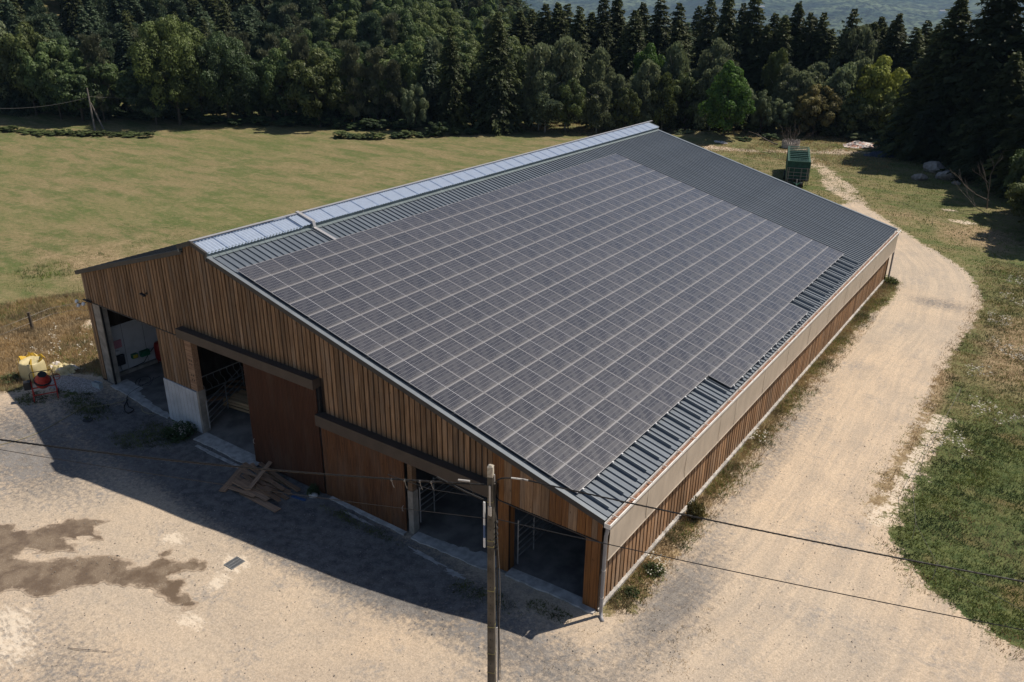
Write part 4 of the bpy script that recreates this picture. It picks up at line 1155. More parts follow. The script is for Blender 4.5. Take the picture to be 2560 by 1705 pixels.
def crumple(name, label, cat, loc, sx, sy, sz, seed, mats, rz=0, kind=None):
    q = random.Random(seed); n = 16; V = []; F = []
    for j_ in range(n):
        for i in range(n):
            u, v = i/(n-1)*2-1, j_/(n-1)*2-1; d_ = math.sqrt(u*u+v*v)
            z = max(0, 1-d_*d_*.8)*(.55+.45*q.random())+.12*math.sin(5*u+3*v+seed)
            V.append((u*sx*(1+.12*q.uniform(-1, 1)), v*sy*(1+.12*q.uniform(-1, 1)), max(0, z)*sz))
    mi = []
    for j_ in range(n-1):
        for i in range(n-1):
            F.append((j_*n+i, j_*n+i+1, (j_+1)*n+i+1, (j_+1)*n+i))
    mb = MB(); mb.add(V, F); mb.mi = [q.randrange(len(mats)) if q.random() < .6 else 0 for _ in F]
    o = mb.build(name, mats); o.location = loc; o.rotation_euler = (0, 0, rz); tag(o, label, cat, kind=kind); return o
crumple('bulk_bag', 'collapsed cream and white bulk bag lying behind the mixer', 'bulk bag', (-15.2, -.75, 0), .95, .6, .55, 9, [M_bag, M_bag, M_rubwhite], .5)
t = thing('hollow_block', 'grey hollow concrete block beside the left barn post', 'concrete block', (-11.75, -.65, groundz(-11.75, -.65)), R(12))
mb = MB()
for a, b in (((-.25, -.12, 0), (-.21, .12, .32)), ((.21, -.12, 0), (.25, .12, .32)), ((-.21, -.12, 0), (.21, -.08, .32)), ((-.21, .08, 0), (.21, .12, .32)), ((-.02, -.08, 0), (.02, .08, .32))): mb.box(a, b)
mb.build('block', M_frame if False else mat_simple('block_concrete', (.36, .40, .42), .9, 0, .1, 6), t)
# gravel heap by the left post
def heap():
    V = []; F = []; n = 40; q = random.Random(2)
    for j_ in range(n):
        for i in range(n):
            u, v = i/(n-1)*2-1, j_/(n-1)*2-1; d_ = min(1, math.sqrt(u*u+v*v))
            x, y = -13.3+u*2.0+v*.3, -1.25+v*.85+u*.35
            V.append((x, y, groundz(x, y)-.02+.20*(1-d_)**.8*(1 if d_ < 1 else 0)+q.uniform(0, .035)*(d_ < .98)))
    for j_ in range(n-1):
        for i in range(n-1):
            u, v = (i+.5)/(n-1)*2-1, (j_+.5)/(n-1)*2-1
            if u*u+v*v < 1: F.append((j_*n+i, j_*n+i+1, (j_+1)*n+i+1, (j_+1)*n+i))
    mb = MB(); mb.add(V, F); o = mb.build('gravel_heap', mat_simple('gravel_grey', (.33, .30, .28), .95, 0, .45, 14, bump=.9)); tag(o, 'low spread heap of grey gravel between the mixer and the barn corner', 'gravel heap', kind='stuff')
heap()

# hoses on the ground
def smooth_path(pts, n=6):
    pts = [Vector(p) for p in pts]; out = []
    for i in range(len(pts)-1):
        p0, p1, p2, p3 = pts[max(i-1, 0)], pts[i], pts[i+1], pts[min(i+2, len(pts)-1)]
        for k in range(n):
            t = k/n; out.append(.5*((2*p1)+(p2-p0)*t+(2*p0-5*p1+4*p2-p3)*t*t+(3*p1-p0-3*p2+p3)*t**3))
    out.append(pts[-1]); return out
def ground_hose(pts, r_, mat, label, name='hose'):
    p = smooth_path([(x, y, groundz(x, y)+r_+.012) for x, y in pts])
    mb = MB(); mb.tube(p, r_, 6); tag(mb.build(name, mat), label, 'hose')
ground_hose([(-11.5, -9.0), (-10.9, -7.9), (-10.1, -6.25), (-9.82, -4.79), (-10.12, -3.41), (-10.46, -2.33), (-10.6, -1.9), (-10.3, -2.0), (-9.69, -0.9), (-9.6, -0.2), (-9.5, .3)], .014, M_hose, 'pale hose snaking from the left bay across the yard')
ground_hose([(-9.59, -0.35), (-9.05, -0.9), (-8.43, -1.08), (-8.55, -0.69), (-9.08, -0.67), (-10.03, 0.04), (-10.37, 1.98)], .022, M_black, 'black hose looped on the threshold of the left bay')
ground_hose([(-10.9, 1.2), (-10.4, .8), (-10.2, 1.3), (-10.8, 1.6), (-11.0, 1.1), (-10.5, .7), (-10.0, 1.1), (-10.5, 1.7)], .022, M_black, 'coil of black hose on the floor of the left bay')
ground_hose([(-9.66, 0.36), (-8.9, .1), (-8.0, .1), (-7.6, -.3), (-8.1, -.5), (-8.9, .0), (-9.4, .5)], .014, M_hose, 'thin hose looped at the foot of the left bay')
t = thing('fallen_twig', 'thin brown twig lying in the bottom left of the yard', 'twig')
mb = MB(); mb.tube([(4.2, -10.9, groundz(4, -11)+.03), (4.6, -10.7, groundz(4.6, -10.7)+.05), (5.0, -10.45, groundz(5, -10.5)+.04), (5.5, -10.2, groundz(5.5, -10.2)+.03)], .012, 5, r2=.006); mb.build('stem', M_deadwood, t)
t = thing('wood_scrap', 'splinter of brown wood lying on the yard at the bottom right', 'wood scrap', (18.9, -3.9, .03), R(-50))
mb = MB(); mb.bar((-.15, 0, 0), (.15, .02, .01), .05, .03); mb.build('splinter', M_plank, t)

# ------------------------------------------------------------------ utility pole and cables
PX, PY, PT = 16.62, -5.12, 8.30
pb = Vector((16.30, -4.62, groundz(16.3, -4.6)-.1)); ptp = Vector((16.86, -5.44, PT))
t = thing('utility_pole', 'tall grey concrete utility pole in front of the barn', 'utility pole')
def pole_frustum(mb, a, b, w0, w1, rot, mi=0):
    V = []
    for c, w in ((a, w0), (b, w1)):
        for sx, sy in ((-1, -1), (1, -1), (1, 1), (-1, 1)):
            v = Vector((sx*w/2, sy*w/2, 0)); v.rotate(Euler((0, 0, rot))); V.append(c+v)
    mb.add(V, [(0, 3, 2, 1), (4, 5, 6, 7), (0, 1, 5, 4), (1, 2, 6, 5), (2, 3, 7, 6), (3, 0, 4, 7)], mi)
ROT = R(22)
ax = (ptp-pb)
def onp(z): return pb+ax*((z-pb.z)/(ptp.z-pb.z))
mb = MB(); pole_frustum(mb, onp(pb.z), onp(PT-.30), .215, .140, ROT); shaft = mb.build('shaft', M_poleconc, t)
mb = MB(); pole_frustum(mb, onp(PT-.30), onp(PT), .141, .137, ROT); pole_frustum(mb, onp(PT), onp(PT+.05), .150, .06, ROT); mb.build('cap', M_polecap, t)
for z in (7.2, 5.9, 5.7, 4.1, 2.7, 1.6, .8):
    mb = MB(); w = .215-(.075)*(z/8)+.012; pole_frustum(mb, onp(z), onp(z+.025), w, w, ROT); mb.build('band', M_band, shaft)
side_v = Vector((math.cos(ROT), math.sin(ROT), 0)); fr_v = Vector((math.sin(ROT), -math.cos(ROT), 0))
mb = MB()
for k in range(18):
    z = 1.2+k*.34; c = onp(z)+fr_v*(.125-.05*z/8*1.0)
    mb.bar(c-Vector((0, 0, .02)), c+Vector((0, 0, .02)), .02, .004, tuple(fr_v))
mb.build('hole', M_black, shaft)
lv = Vector((-.82, -.57, 0)).normalized()
mb = MB(); c = onp(6.35)+lv*.17; mb.bar(c+Vector((0, 0, .75)), c-Vector((0, 0, -.05)), .05, .03, (0, 1, 0)); mb.build('marker_plate', M_white, t)
mb = MB(); mb.bar(c+Vector((0, 0, .05)), c-Vector((0, 0, .35)), .05, .03, (0, 1, 0)); mb.build('marker_plate', M_blueplate, t, label='dark blue part of the marker strip')
mb = MB(); mb.bar(c-Vector((0, 0, .35)), c-Vector((0, 0, .65)), .05, .03, (0, 1, 0)); mb.build('marker_plate', M_white, t)
rv_ = -lv
mb = MB(); mb.tube(smooth_path([onp(7.75)+rv_*.10, onp(7.3)+rv_*.11+fr_v*.05, onp(6.6)+rv_*.13, onp(5.9)+rv_*.15, onp(5.0)+rv_*.16, onp(3.6)+rv_*.17, onp(2.2)+rv_*.20, onp(.4)+rv_*.21], 4), .020, 7); mb.build('down_cable', M_cable, t)
mb = MB(); mb.tube(smooth_path([onp(6.9)+rv_*.12+fr_v*.03, onp(5.5)+rv_*.19, onp(4.0)+rv_*.24, onp(2.4)+rv_*.22, onp(.4)+rv_*.27], 4), .010, 6); mb.build('down_cable', M_wire, t)
mb = MB(); mb.tube([onp(2.6)+rv_*.16, onp(.0)+rv_*.18], .022, 8); mb.build('conduit', M_gutter, t)
mb = MB(); mb.bar(onp(8.05)+rv_*.09, onp(7.0)+rv_*.10, .03, .02, (0, 1, 0)); mb.bar(onp(7.75)+fr_v*.09, onp(6.95)+fr_v*.10, .05, .02, (0, 1, 0)); mb.bar(onp(7.1)+fr_v*.11, onp(6.8)+fr_v*.11, .09, .03, (0, 1, 0)); mb.build('bracket', M_bracket, t)
for z in (6.5, 6.3, 6.1, 5.95, 5.75, 5.6):
    mb = MB(); c = onp(z)+rv_*.14; mb.lathe([(.02, -.05), (.045, -.03), (.045, .03), (.02, .05)], 8, c, Euler((R(70), 0, 0)).to_matrix()); mb.build('insulator', M_black, t)

def sag(a, b, s_, n=40, ext=1.0):
    a, b = Vector(a), Vector(b); out = []
    for i in range(n+1):
        t = i/n*ext; p = a.lerp(b, t); p.z -= 4*s_*t*(1-t); out.append(p)
    return out
def twisted(name, pts, r_, mat, label, tw=.5, strands=3, parent=None):
    mb = MB()
    L = 0; acc = [0]
    for i in range(1, len(pts)): L += (pts[i]-pts[i-1]).length; acc.append(L)
    n = int(L/.12); fine_ = []
    for k in range(n+1):
        s_ = L*k/n; i = max(j for j in range(len(acc)) if acc[j] <= s_+1e-9); i = min(i, len(pts)-2)
        f_ = (s_-acc[i])/(acc[i+1]-acc[i]); fine_.append((pts[i].lerp(pts[i+1], f_), s_))
    d = (pts[-1]-pts[0]).normalized(); x = d.cross(Vector((0, 0, 1))).normalized(); y = x.cross(d)
    for m in range(strands):
        mb.tube([p+x*math.cos(s_*2*math.pi/tw+m*2*math.pi/strands)*r_+y*math.sin(s_*2*math.pi/tw+m*2*math.pi/strands)*r_ for p, s_ in fine_], r_*.95, 5)
    o = mb.build(name, mat, parent)
    if label: tag(o, label, 'cable')
    return o
# left bundle: from the pole towards the left edge; right bundle: over the track
pL = onp(7.72)+lv*.08; pR = onp(7.80)+rv_*.10
Lend = pL + (Vector((4.1, -11.14, 7.35+1.24))-pL)*3; Rend = pR + (Vector((28.08, -1.55, 7.45+.62))-pR)*3
twisted('power_cable', sag(pL, Lend, 1.4), .016, M_cable, 'thick twisted power cable running left from the pole top')
pathR = [pR, pR+Vector((.12, .05, .14)), pR+Vector((.35, .2, .16))]+sag(pR+Vector((.6, .36, .13)), Rend, .7)
twisted('power_cable', [pR, pR+Vector((.12, .05, .14)), pR+Vector((.35, .2, .16))]+sag(pR+Vector((.6, .36, .13)), Rend, .7), .012, M_cable, 'thick twisted power cable running right from the pole over the track')
pl2 = onp(6.62)+lv*.09; pr2 = onp(6.62)+rv_*.10
L2 = pl2 + (Vector((2.85, -10.78, 6.4+.9))-pl2)*3.0; R2 = pr2+(Vector((28.35, -1.03, 6.05+.6))-pr2)*3.0
mb = MB(); mb.tube(sag(pl2, L2, 1.0), .009, 5); tag(mb.build('thin_wire', M_cable), 'thin wire running left below the power cable', 'wire')
mb = MB(); mb.tube(sag(pr2, R2, .67), .012, 5); tag(mb.build('thin_wire', M_cable), 'thin wire running right below the power cable', 'wire')
# armour rods, clamps and drop loops near the pole
dl = (Lend-pL).normalized(); dr_ = (Rend-pR).normalized()
mb = MB(); mb.tube([pL+dl*.45+Vector((0, 0, .02)), pL+dl*.75+Vector((0, 0, .0))], .026, 8); mb.tube([pathR[2], pathR[3], pathR[3].lerp(pathR[4], .15)], .022, 8); mb.build('armour_rod', M_bracket, t)
mb = MB(); mb.tube([pL+dl*1.3+Vector((0, 0, -.02)), pL+dl*1.0+Vector((0, 0, -.14)), pL+dl*.55+Vector((0, 0, -.32)), onp(7.2)+lv*.10], .022, 6)
mb.tube([pL+dl*.5, pL+dl*.42+Vector((0, 0, -.2)), pL+dl*.35+Vector((0, 0, -.35))], .010, 5)
mb.tube([pL+dl*2.6+Vector((0, 0, -.2)), pL+dl*1.5+Vector((0, 0, -.42)), pL+dl*.4+Vector((0, 0, -.40))], .010, 5)
mb.build('jumper', M_cable, t)
mb = MB(); mb.lathe([(.02, -.04), (.035, -.015), (.035, .015), (.02, .04)], 8); mb.tube([(0, 0, -.03), (.02, .01, -.15), (.05, .03, -.24)], .008, 5); cl = mb.mesh('clamp', M_wire)
for q in (1.45, 1.75, 2.15, 2.5):
    o = put('clamp', cl, t); o.location = pL+dl*q+Vector((0, 0, -4*1.4*(q/42)*(1-q/42)-.02))
# (parented to the pole thing, so offsets are world coordinates: the pole Empty sits at the origin)

# ------------------------------------------------------------------ fences
def fence(name, label, pts, h, posts, mat, wire_z=(.9,), rad=.03, gz=None):
    t = thing(name, label, 'fence')
    for i, (x, y) in enumerate(posts):
        z = groundz(x, y); mb = MB(); mb.tube([(x, y, z-.1), (x+rr.uniform(-.03, .03), y+rr.uniform(-.03, .03), z+h)], rad, 7, r2=rad*.8); mb.build('post', mat, t)
    mb = MB()
    for wz in wire_z:
        mb.tube([(x, y, groundz(x, y)+wz) for x, y in pts], .008, 4)
    mb.build('wire', M_wire, t)
FR = [(24.6, 24), (24.54, 21.59), (24.35, 15.62), (24.3, 13.45), (25.03, 10.38), (26.08, 8.34), (29.0, 7.32), (34, 5.6)]
fence('wire_fence', 'thin electric wire fence along the right edge of the track', FR, .85, [FR[0], FR[2], FR[4], FR[5], FR[7]], mat_simple('stake', (.30, .27, .22), .7), (.75,), .012)
FR2 = [(4, 79), (6.12, 75.65), (10.02, 71.36), (14.01, 64.02), (17.13, 61.02), (21, 55), (25, 48)]
fence('wire_fence', 'thin electric wire on short stakes beside the track behind the barn', FR2, .85, FR2[1:], mat_simple('stake', (.30, .27, .22)), (.8,), .012)
FL = [(-26, -3), (-21.49, -0.91), (-22.0, 1.2), (-22.37, 2.6), (-22.0, 3.9), (-21.0, 4.4)]
fence('wire_fence', 'sagging wire fence on a stout dark post in the dry grass left of the barn', FL, 1.15, [FL[0], FL[2], FL[5]], M_bark, (.9, .5), .10)
fence('wire_fence', 'row of short grey stakes along the forest edge behind the meadow', [(-60.5, 69.4), (-59.2, 70.6), (-58.0, 71.9), (-56.6, 73.0), (-55.2, 74.2)], 1.5, [(-60.5, 69.4), (-60.2, 69.8), (-59.2, 70.6), (-58.6, 71.4), (-58.0, 71.9), (-57.2, 72.6), (-56.6, 73.0), (-55.2, 74.2)], M_deadwood, (1.2,), .07)
# old pole with a prop in the meadow
t = thing('wooden_pole', 'weathered wooden line pole with a leaning prop in the far meadow', 'utility pole', (-87.36, 42.5, groundz(-87.4, 42.5)))
mb = MB(); mb.tube([(0, 0, -.2), (0, 0, 5.7)], .13, 8, r2=.09); mb.build('post', M_pole, t)
mb = MB(); mb.tube([(.15, 1.25, -.2), (.05, .1, 3.7)], .12, 8, r2=.09); mb.build('prop', M_pole, t)
mb = MB(); mb.tube([(-87.36, 42.5, 4.7)]+sag((-87.36, 42.5, 4.7), (-100, 30, 4.0), 1.0, 14)[1:], .022, 4); tag(mb.build('thin_wire', M_wire), 'wire hanging left from the wooden pole in the meadow', 'wire')
mb = MB(); mb.tube(sag((-87.36, 42.5, 4.8), (-79, 60, 5.0), .7, 10), .015, 4); tag(mb.build('thin_wire', M_wire), 'wire running from the wooden pole into the forest', 'wire')

# ------------------------------------------------------------------ livestock trailer
t = thing('livestock_trailer', 'dark green livestock trailer with an open barred top behind the barn', 'trailer', (2.45, 68.9, groundz(2.4, 69)+.0), R(17.5))
# local: y away from the camera, x to the right, length 6.6
W2 = 1.12; LT = 9.3
mb = MB(); mb.box((-W2, .1, .70), (W2, LT, .82)); mb.build('floor', M_trailer, t)
for s_ in (-1, 1):
    mb = MB()
    for k in range(5): mb.box((s_*W2-.02, .1, .84+k*.34), (s_*W2+.02, LT, .84+k*.34+.27))
    mb.build('side_panel', M_trailer, t)
    mb = MB()
    for k in range(12): mb.bar((s_*(W2+.03), .15+k*.82, .7), (s_*(W2+.03), .15+k*.82, 2.62), .06, .05, (0, 1, 0))
    mb.tube([(s_*W2, .1, 2.62), (s_*W2, LT, 2.62)], .035, 6); mb.tube([(s_*(W2-.12), .1, 2.66), (s_*(W2-.12), LT, 2.66)], .025, 6)
    mb.build('side_frame', M_trailerlight, t)
mb = MB(); mb.box((-W2, .06, .8), (W2, .10, 2.60)); mb.build('front_panel', M_trailer, t)
mb = MB(); mb.box((-W2, LT, .8), (W2, LT+.04, 2.2)); mb.build('rear_panel', M_trailer, t)
for y in (.1, .75, 1.5, 2.6, 3.7, 4.8, 6.0, 7.1, 8.2, 9.3):
    mb = MB(); mb.tube([(-W2, y, 2.64), (W2, y, 2.64)], .055, 6); mb.build('roof_bar', M_trailerlight, t)
g_ = thing('front_gate', '', ''); 
for k_ in ('label', 'category'): del g_[k_]
g_.parent = t
mb = MB()
for z in (.45, .80, 1.15, 1.5, 1.95): mb.tube([(-1.0, -.12, z), (1.0, -.12, z)], .022, 6)
for x in (-1.08, -.92, .92, 1.08): mb.tube([(x, -.12, .1), (x, -.10, 1.98)], .028, 6)
for x in (-.4, .3, .38): mb.tube([(x, -.12, .45), (x, -.12, 1.95)], .016, 6)
mb.build('bars', M_gate, g_)
mb = MB(); mb.bar((-.7, 0, .62), (0, -1.5, .50), .09, .09); mb.bar((.7, 0, .62), (0, -1.5, .50), .09, .09); mb.bar((0, -1.3, .5), (0, -2.1, .5), .09, .09); mb.build('drawbar', M_trailer, t)
mb = MB(); mb.tube([(0, -.9, .15), (0, -.9, .95)], .045, 8); mb.tube([(0, -.9, .05), (0, -.9, .3)], .06, 8); mb.build('jockey_leg', M_bracket, t)
for y in (3.3, 4.25):
    for s_ in (-1, 1):
        w = MB(); w.tube([(s_*(W2-.05), y, .40), (s_*(W2+.20), y, .40)], .40, 18); wo_ = w.build('wheel', M_black, t)
        w = MB(); w.tube([(s_*(W2+.20), y, .40), (s_*(W2+.215), y, .40)], .22, 14); w.build('rim', M_trailerlight, wo_)
mb = MB(); mb.tube([(.32, -.55, .32), (.58, -.55, .32)], .32, 16); mb.build('spare_wheel', M_black, t)

# ------------------------------------------------------------------ things at the back right
t = thing('tree_guard', 'ring of grey stakes with dead branches standing in it behind the trailer', 'tree guard', (-5.4, 91.8, 0))
mb = MB(); n = 28
for k in range(n):
    a = 2*math.pi*k/n; mb.box((1.05*math.cos(a)-.09, 1.05*math.sin(a)-.04, 0), (1.05*math.cos(a)+.09, 1.05*math.sin(a)+.04, .95+.12*math.sin(k*2.7)))
mb.build('stake_ring', mat_simple('ring_grey', (.34, .31, .29), .9, 0, .2, 5), t)
mb = MB(); mb.lathe([(1.12, .02), (1.14, .05), (1.14, .55), (1.12, .58)], 24); mb.build('band', mat_simple('ring_pale', (.42, .37, .32), .9, 0, .15, 5), t)
def branches(mb, base, d, L, r_, depth, q, spread=.6):
    p = Vector(base); d = Vector(d).normalized(); pts = [p.copy()]
    n = 4
    for i in range(n):
        d = (d+Vector((q.uniform(-.25, .25), q.uniform(-.25, .25), q.uniform(-.12, .2)))).normalized(); p = p+d*L/n; pts.append(p.copy())
        if depth > 0 and i > 0:
            nd = (d+Vector((q.uniform(-1, 1), q.uniform(-1, 1), q.uniform(-.3, .7)))*spread).normalized(); branches(mb, p, nd, L*q.uniform(.4, .65), r_*.55, depth-1, q, spread)
    mb.tube(pts, r_, 5, r2=r_*.35, caps=False)
q = random.Random(12); mb = MB()
for k in range(7):
    a = q.uniform(0, 6.28); branches(mb, (.5*math.cos(a), .5*math.sin(a), .1), (.35*math.cos(a), .35*math.sin(a), 1), q.uniform(1.3, 2.1), .04, 2, q)
branches(mb, (.6, 0, .8), (1, .2, .35), 1.8, .04, 2, q)
mb.build('dead_branches', M_deadwood, t)
t = thing('fallen_branch', 'long grey fallen branch on the grass left of the tree guard', 'branch', (-8.2, 93.0, .15), R(150))
mb = MB(); branches(mb, (-1, 0, .0), (1, .1, .06), 3.0, .10, 1, q, .3); mb.build('limb', M_deadwood, t)
crumple('rubble_heap', 'heap of white and pink rubble beside the firs', 'rubble heap', (2.0, 98.6, 0), 2.2, 1.3, .8, 3, [M_rubwhite, M_rubpink, M_rubgrey], .4)
crumple('rubble_heap', 'small scatter of pale rubble on the mound behind the barn', 'rubble heap', (-14.2, 89.0, .1), 1.1, .5, .3, 5, [M_rubwhite, M_rubgrey], .2)
crumple('tarpaulin', 'crumpled dark blue tarpaulin in the shade of the firs', 'tarpaulin', (5.6, 92.6, 0), 1.7, .8, .7, 8, [M_tarp], .2)
for k, (x, y, s_, lb) in enumerate(((12.5, 80.8, .85, 'pale boulder under the firs, nearest the track'), (14.7, 83.0, 1.05, 'grey boulder under the firs at the right'), (13.0, 86.6, 1.3, 'large half-shaded boulder behind the two front boulders'), (16.2, 80.6, .5, 'small pale stone right of the boulders'))):
    o = put('boulder', rock_mesh('boulder', s_*1.1, s_*.8, s_*.7, 20+k, M_stone), None, loc=(x, y, s_*.3)); tag(o, lb, 'boulder')

# ------------------------------------------------------------------ vegetation meshes
def tri_cloud(C, D, U, L, W):
    """triangles: centre C, long axis D, side axis U, length L, width W"""
    a = C-D*(L*.5)[:, None]-U*(W*.5)[:, None]; b = C-D*(L*.5)[:, None]+U*(W*.5)[:, None]; c = C+D*(L*.5)[:, None]
    V = np.stack([a, b, c], 1).reshape(-1, 3); F = np.arange(len(V)).reshape(-1, 3)
    return V, F
def quad_cloud(C, D, U, L, W):
    a = C-D*(L*.5)[:, None]; b = C+U*(W*.5)[:, None]; c = C+D*(L*.5)[:, None]; d = C-U*(W*.5)[:, None]
    V = np.stack([a, b, c, d], 1).reshape(-1, 3); F = np.arange(len(V)).reshape(-1, 4)
    return V, F
def unit(v): return v/(np.linalg.norm(v, axis=-1, keepdims=True)+1e-9)
def perp(d, g):
    r_ = g.normal(size=d.shape); r_ = r_-(r_*d).sum(-1, keepdims=True)*d; return unit(r_)
def crown_broad(seed, nb=56, nl=16000, flat=.85, leaf=.040, ell=(1, 1), low=.18, cone=0.):
    """unit tree: height 1, crown radius ell[0]*.5 -- scaled later"""
    g = np.random.default_rng(seed); B = []
    cz = low+(1-low)*.5; rzc = (1-low)*.5
    for _ in range(int(nb*1.5)):
        d = unit(g.normal(size=3)+np.array([0, 0, .12])); rad = g.uniform(.55, .98)**.7
        z = d[2]*rad; big = 1+.16*math.sin(3*math.atan2(d[1], d[0])+seed)+.10*math.sin(5*math.atan2(d[1], d[0])+z*4)
        k = (1-cone*(z*.5+.5))*big
        B.append((d[0]*rad*.5*k, d[1]*rad*.5*k, cz+z*rzc*.90, g.uniform(.055, .135)*(1-.45*max(cone, 0)*(z*.5+.5))))
    B.append((0, 0, cz+.05, .24)); B = np.array(B)
    p = B[:, 3]**2; p /= p.sum(); ib = g.choice(len(B), nl, p=p)
    n = unit(g.normal(size=(nl, 3))+np.array([0, 0, .75])); rr_ = B[ib, 3]*g.uniform(.70, 1.08, nl)
    n_ = n.copy(); n_[:, 2] *= flat
    C = B[ib, :3]+n_*rr_[:, None]
    D = unit(perp(n, g)+n*g.uniform(-.5, .5, (nl, 1))); U = unit(np.cross(D, n)+g.normal(size=(nl, 3))*.35)
    s_ = leaf*g.uniform(.6, 1.3, nl)
    return quad_cloud(C, D, U, s_, s_*.75)
def crown_birch(seed, nl=15000, nb=22):
    g = np.random.default_rng(seed); B = []
    for i in range(nb):
        z = .24+.72*(i+.5)/nb; env = .34*math.sin(min(1, max(.05, (z-.05)/.98))*math.pi)**.7*(1.15-.45*z)
        a = i*2.4+g.normal(0, .4)+seed; r_ = env*g.uniform(.35, 1.05)
        B.append((r_*math.cos(a), r_*math.sin(a), z+g.normal(0, .02), g.uniform(.10, .175)*(1.15-.5*z), g.uniform(.10, .24)))
    B.append((.01, 0, .93, .07, .16)); B = np.array(B)
    i = g.choice(len(B), nl, p=B[:, 3]**1.5/np.sum(B[:, 3]**1.5)); rho = g.uniform(0, 1, nl)**.55; a = g.uniform(0, 6.283, nl)
    lobe = 1+.22*np.sin(a*4+i)
    strand = np.floor(a*9)/9; a = a*.35+strand*.65
    t_ = g.uniform(0, 1, nl)
    dz = np.sqrt(np.clip(1-rho**2, 0, 1))*.065-B[i, 4]*t_*rho**1.2
    C = np.stack([B[i, 0]+B[i, 3]*rho*lobe*np.cos(a), B[i, 1]+B[i, 3]*rho*lobe*np.sin(a), B[i, 2]+dz], 1)+g.normal(0, .006, (nl, 3))
    D = unit(np.stack([g.normal(0, .55, nl), g.normal(0, .55, nl), -np.ones(nl)*.8], 1)); U = perp(D, g)
    s_ = .030*g.uniform(.6, 1.4, nl)
    return quad_cloud(C, D, U, s_*1.3, s_*.8)
def crown_fir(seed, wh=30, low=.06, droop=.35, dens=1.0, wid=.5, irregular=.25):
    g = np.random.default_rng(seed); Cs, Ds, Us, Ls, Ws = [], [], [], [], []
    for w in range(wh):
        t_ = w/(wh-1); z = low+(1-low)*(t_**.92)
        L = wid*(1-t_)**.78*(.95 if t_ > .1 else .8)+.012
        nbr = int((11-6*t_)*dens)+2; a0 = g.uniform(0, 6.28)
        for b in range(nbr):
            a = a0+2*math.pi*b/nbr+g.normal(0, .15); Lb = L*g.uniform(1-irregular*1.4, 1+irregular*.5)
            m = max(5, int(26*Lb/.5)+4); s_ = (np.arange(m)+.6)/m
            dirv = np.array([math.cos(a), math.sin(a), 0]); sd = np.array([-math.sin(a), math.cos(a), 0])
            zz = z+g.normal(0, .008)+Lb*(.10*s_-droop*s_**1.6*(.4+.8*(1-t_)))+.03*s_**4*0
            P_ = dirv[None]*(Lb*s_)[:, None]; P_[:, 2] = zz
            for sg in (-1, 1):
                ang = sg*(.95-.45*s_)
                D = np.cos(ang)[:, None]*dirv+np.sin(ang)[:, None]*sd; D[:, 2] -= .22+.15*g.random(m)
                D = unit(D+g.normal(0, .13, (m, 3))); ll = (.040+.16*Lb*(1-s_*.72))*g.uniform(.6, 1.2, m)
                U = unit(np.cross(D, np.array([0, 0, 1.]))+g.normal(0, .35, (m, 3)))
                Cs.append(P_+D*ll[:, None]*.5); Ds.append(D); Us.append(U); Ls.append(ll); Ws.append(np.full(m, .020)+ll*.20)
    C, D, U, L, W = (np.concatenate(v) for v in (Cs, Ds, Us, Ls, Ws))
    return tri_cloud(C, -D, U, L, W)
def crown_weed(seed, n=260):
    g = np.random.default_rng(seed); a = g.uniform(0, 6.283, n); r_ = .5*np.sqrt(g.random(n))
    tip = np.stack([r_*np.cos(a), r_*np.sin(a), g.uniform(.35, 1, n)*(1-r_*.9)], 1); base = tip*np.array([.35, .35, 0])
    D = unit(tip-base); L = np.linalg.norm(tip-base, axis=1); U = perp(D, g)
    V1, F1 = tri_cloud((tip+base)/2, D, U, L, np.full(n, .035))
    m = n*7; i = g.integers(0, n, m); t_ = g.uniform(.25, 1, m); C = base[i]+(tip-base)[i]*t_[:, None]+g.normal(0, .02, (m, 3))
    D2 = unit(D[i]*.4+g.normal(0, 1, (m, 3))); V2, F2 = quad_cloud(C, D2, perp(D2, g), .11*g.uniform(.5, 1.3, m), .05*g.uniform(.6, 1.2, m))
    V = np.concatenate([V1, V2]); return V, F1, F2+len(V1)
def crown_pine(seed, nb=70, nl=14000):
    g = np.random.default_rng(seed); z = g.uniform(.18, .98, nb); env = .5*np.clip(1.12-z, .08, 1)**.6*(.5+.5*np.clip((z-.05)/.3, 0, 1))
    a = g.uniform(0, 6.28, nb); r_ = env*g.uniform(.25, 1, nb)
    B = np.stack([r_*np.cos(a), r_*np.sin(a), z], 1); br = g.uniform(.07, .14, nb)
    i = g.integers(0, nb, nl); n = unit(g.normal(size=(nl, 3))); n2 = n*np.array([1, 1, .42])
    C = B[i]+n2*(br[i]*g.uniform(.5, 1.05, nl))[:, None]
    D = unit(n+np.array([0, 0, .3])+g.normal(0, .4, (nl, 3))); U = perp(D, g); s_ = .048*g.uniform(.6, 1.3, nl)
    return tri_cloud(C, D, U, s_*1.2, s_*.5)
def trunk_mesh(seed, mat, zt=.8, r_=.022, fork=True, lean=.02):
    q = random.Random(seed); mb = MB()
    pts = [(0, 0, -.02)]+[(q.uniform(-lean, lean)*k/4, q.uniform(-lean, lean)*k/4, zt*k/5) for k in range(1, 6)]
    mb.tube(pts, r_, 7, r2=r_*.25, caps=False)
    if fork:
        for k in range(9):
            i = q.choice((1, 2, 3, 4)); a = q.uniform(0, 6.28); p = Vector(pts[i])
            e = p+Vector((math.cos(a)*.22, math.sin(a)*.22, q.uniform(.1, .22)))
            mb.tube([p, (p+e)/2+Vector((0, 0, .02)), e], r_*.45, 5, r2=r_*.15, caps=False)
    return mb.mesh('trunk', mat)
def mk(fn, mat, *a, **k):
    V, F = fn(*a, **k); return mesh_np('crown', V, [F], mat)
_wv = [crown_weed(s) for s in (81, 82)]
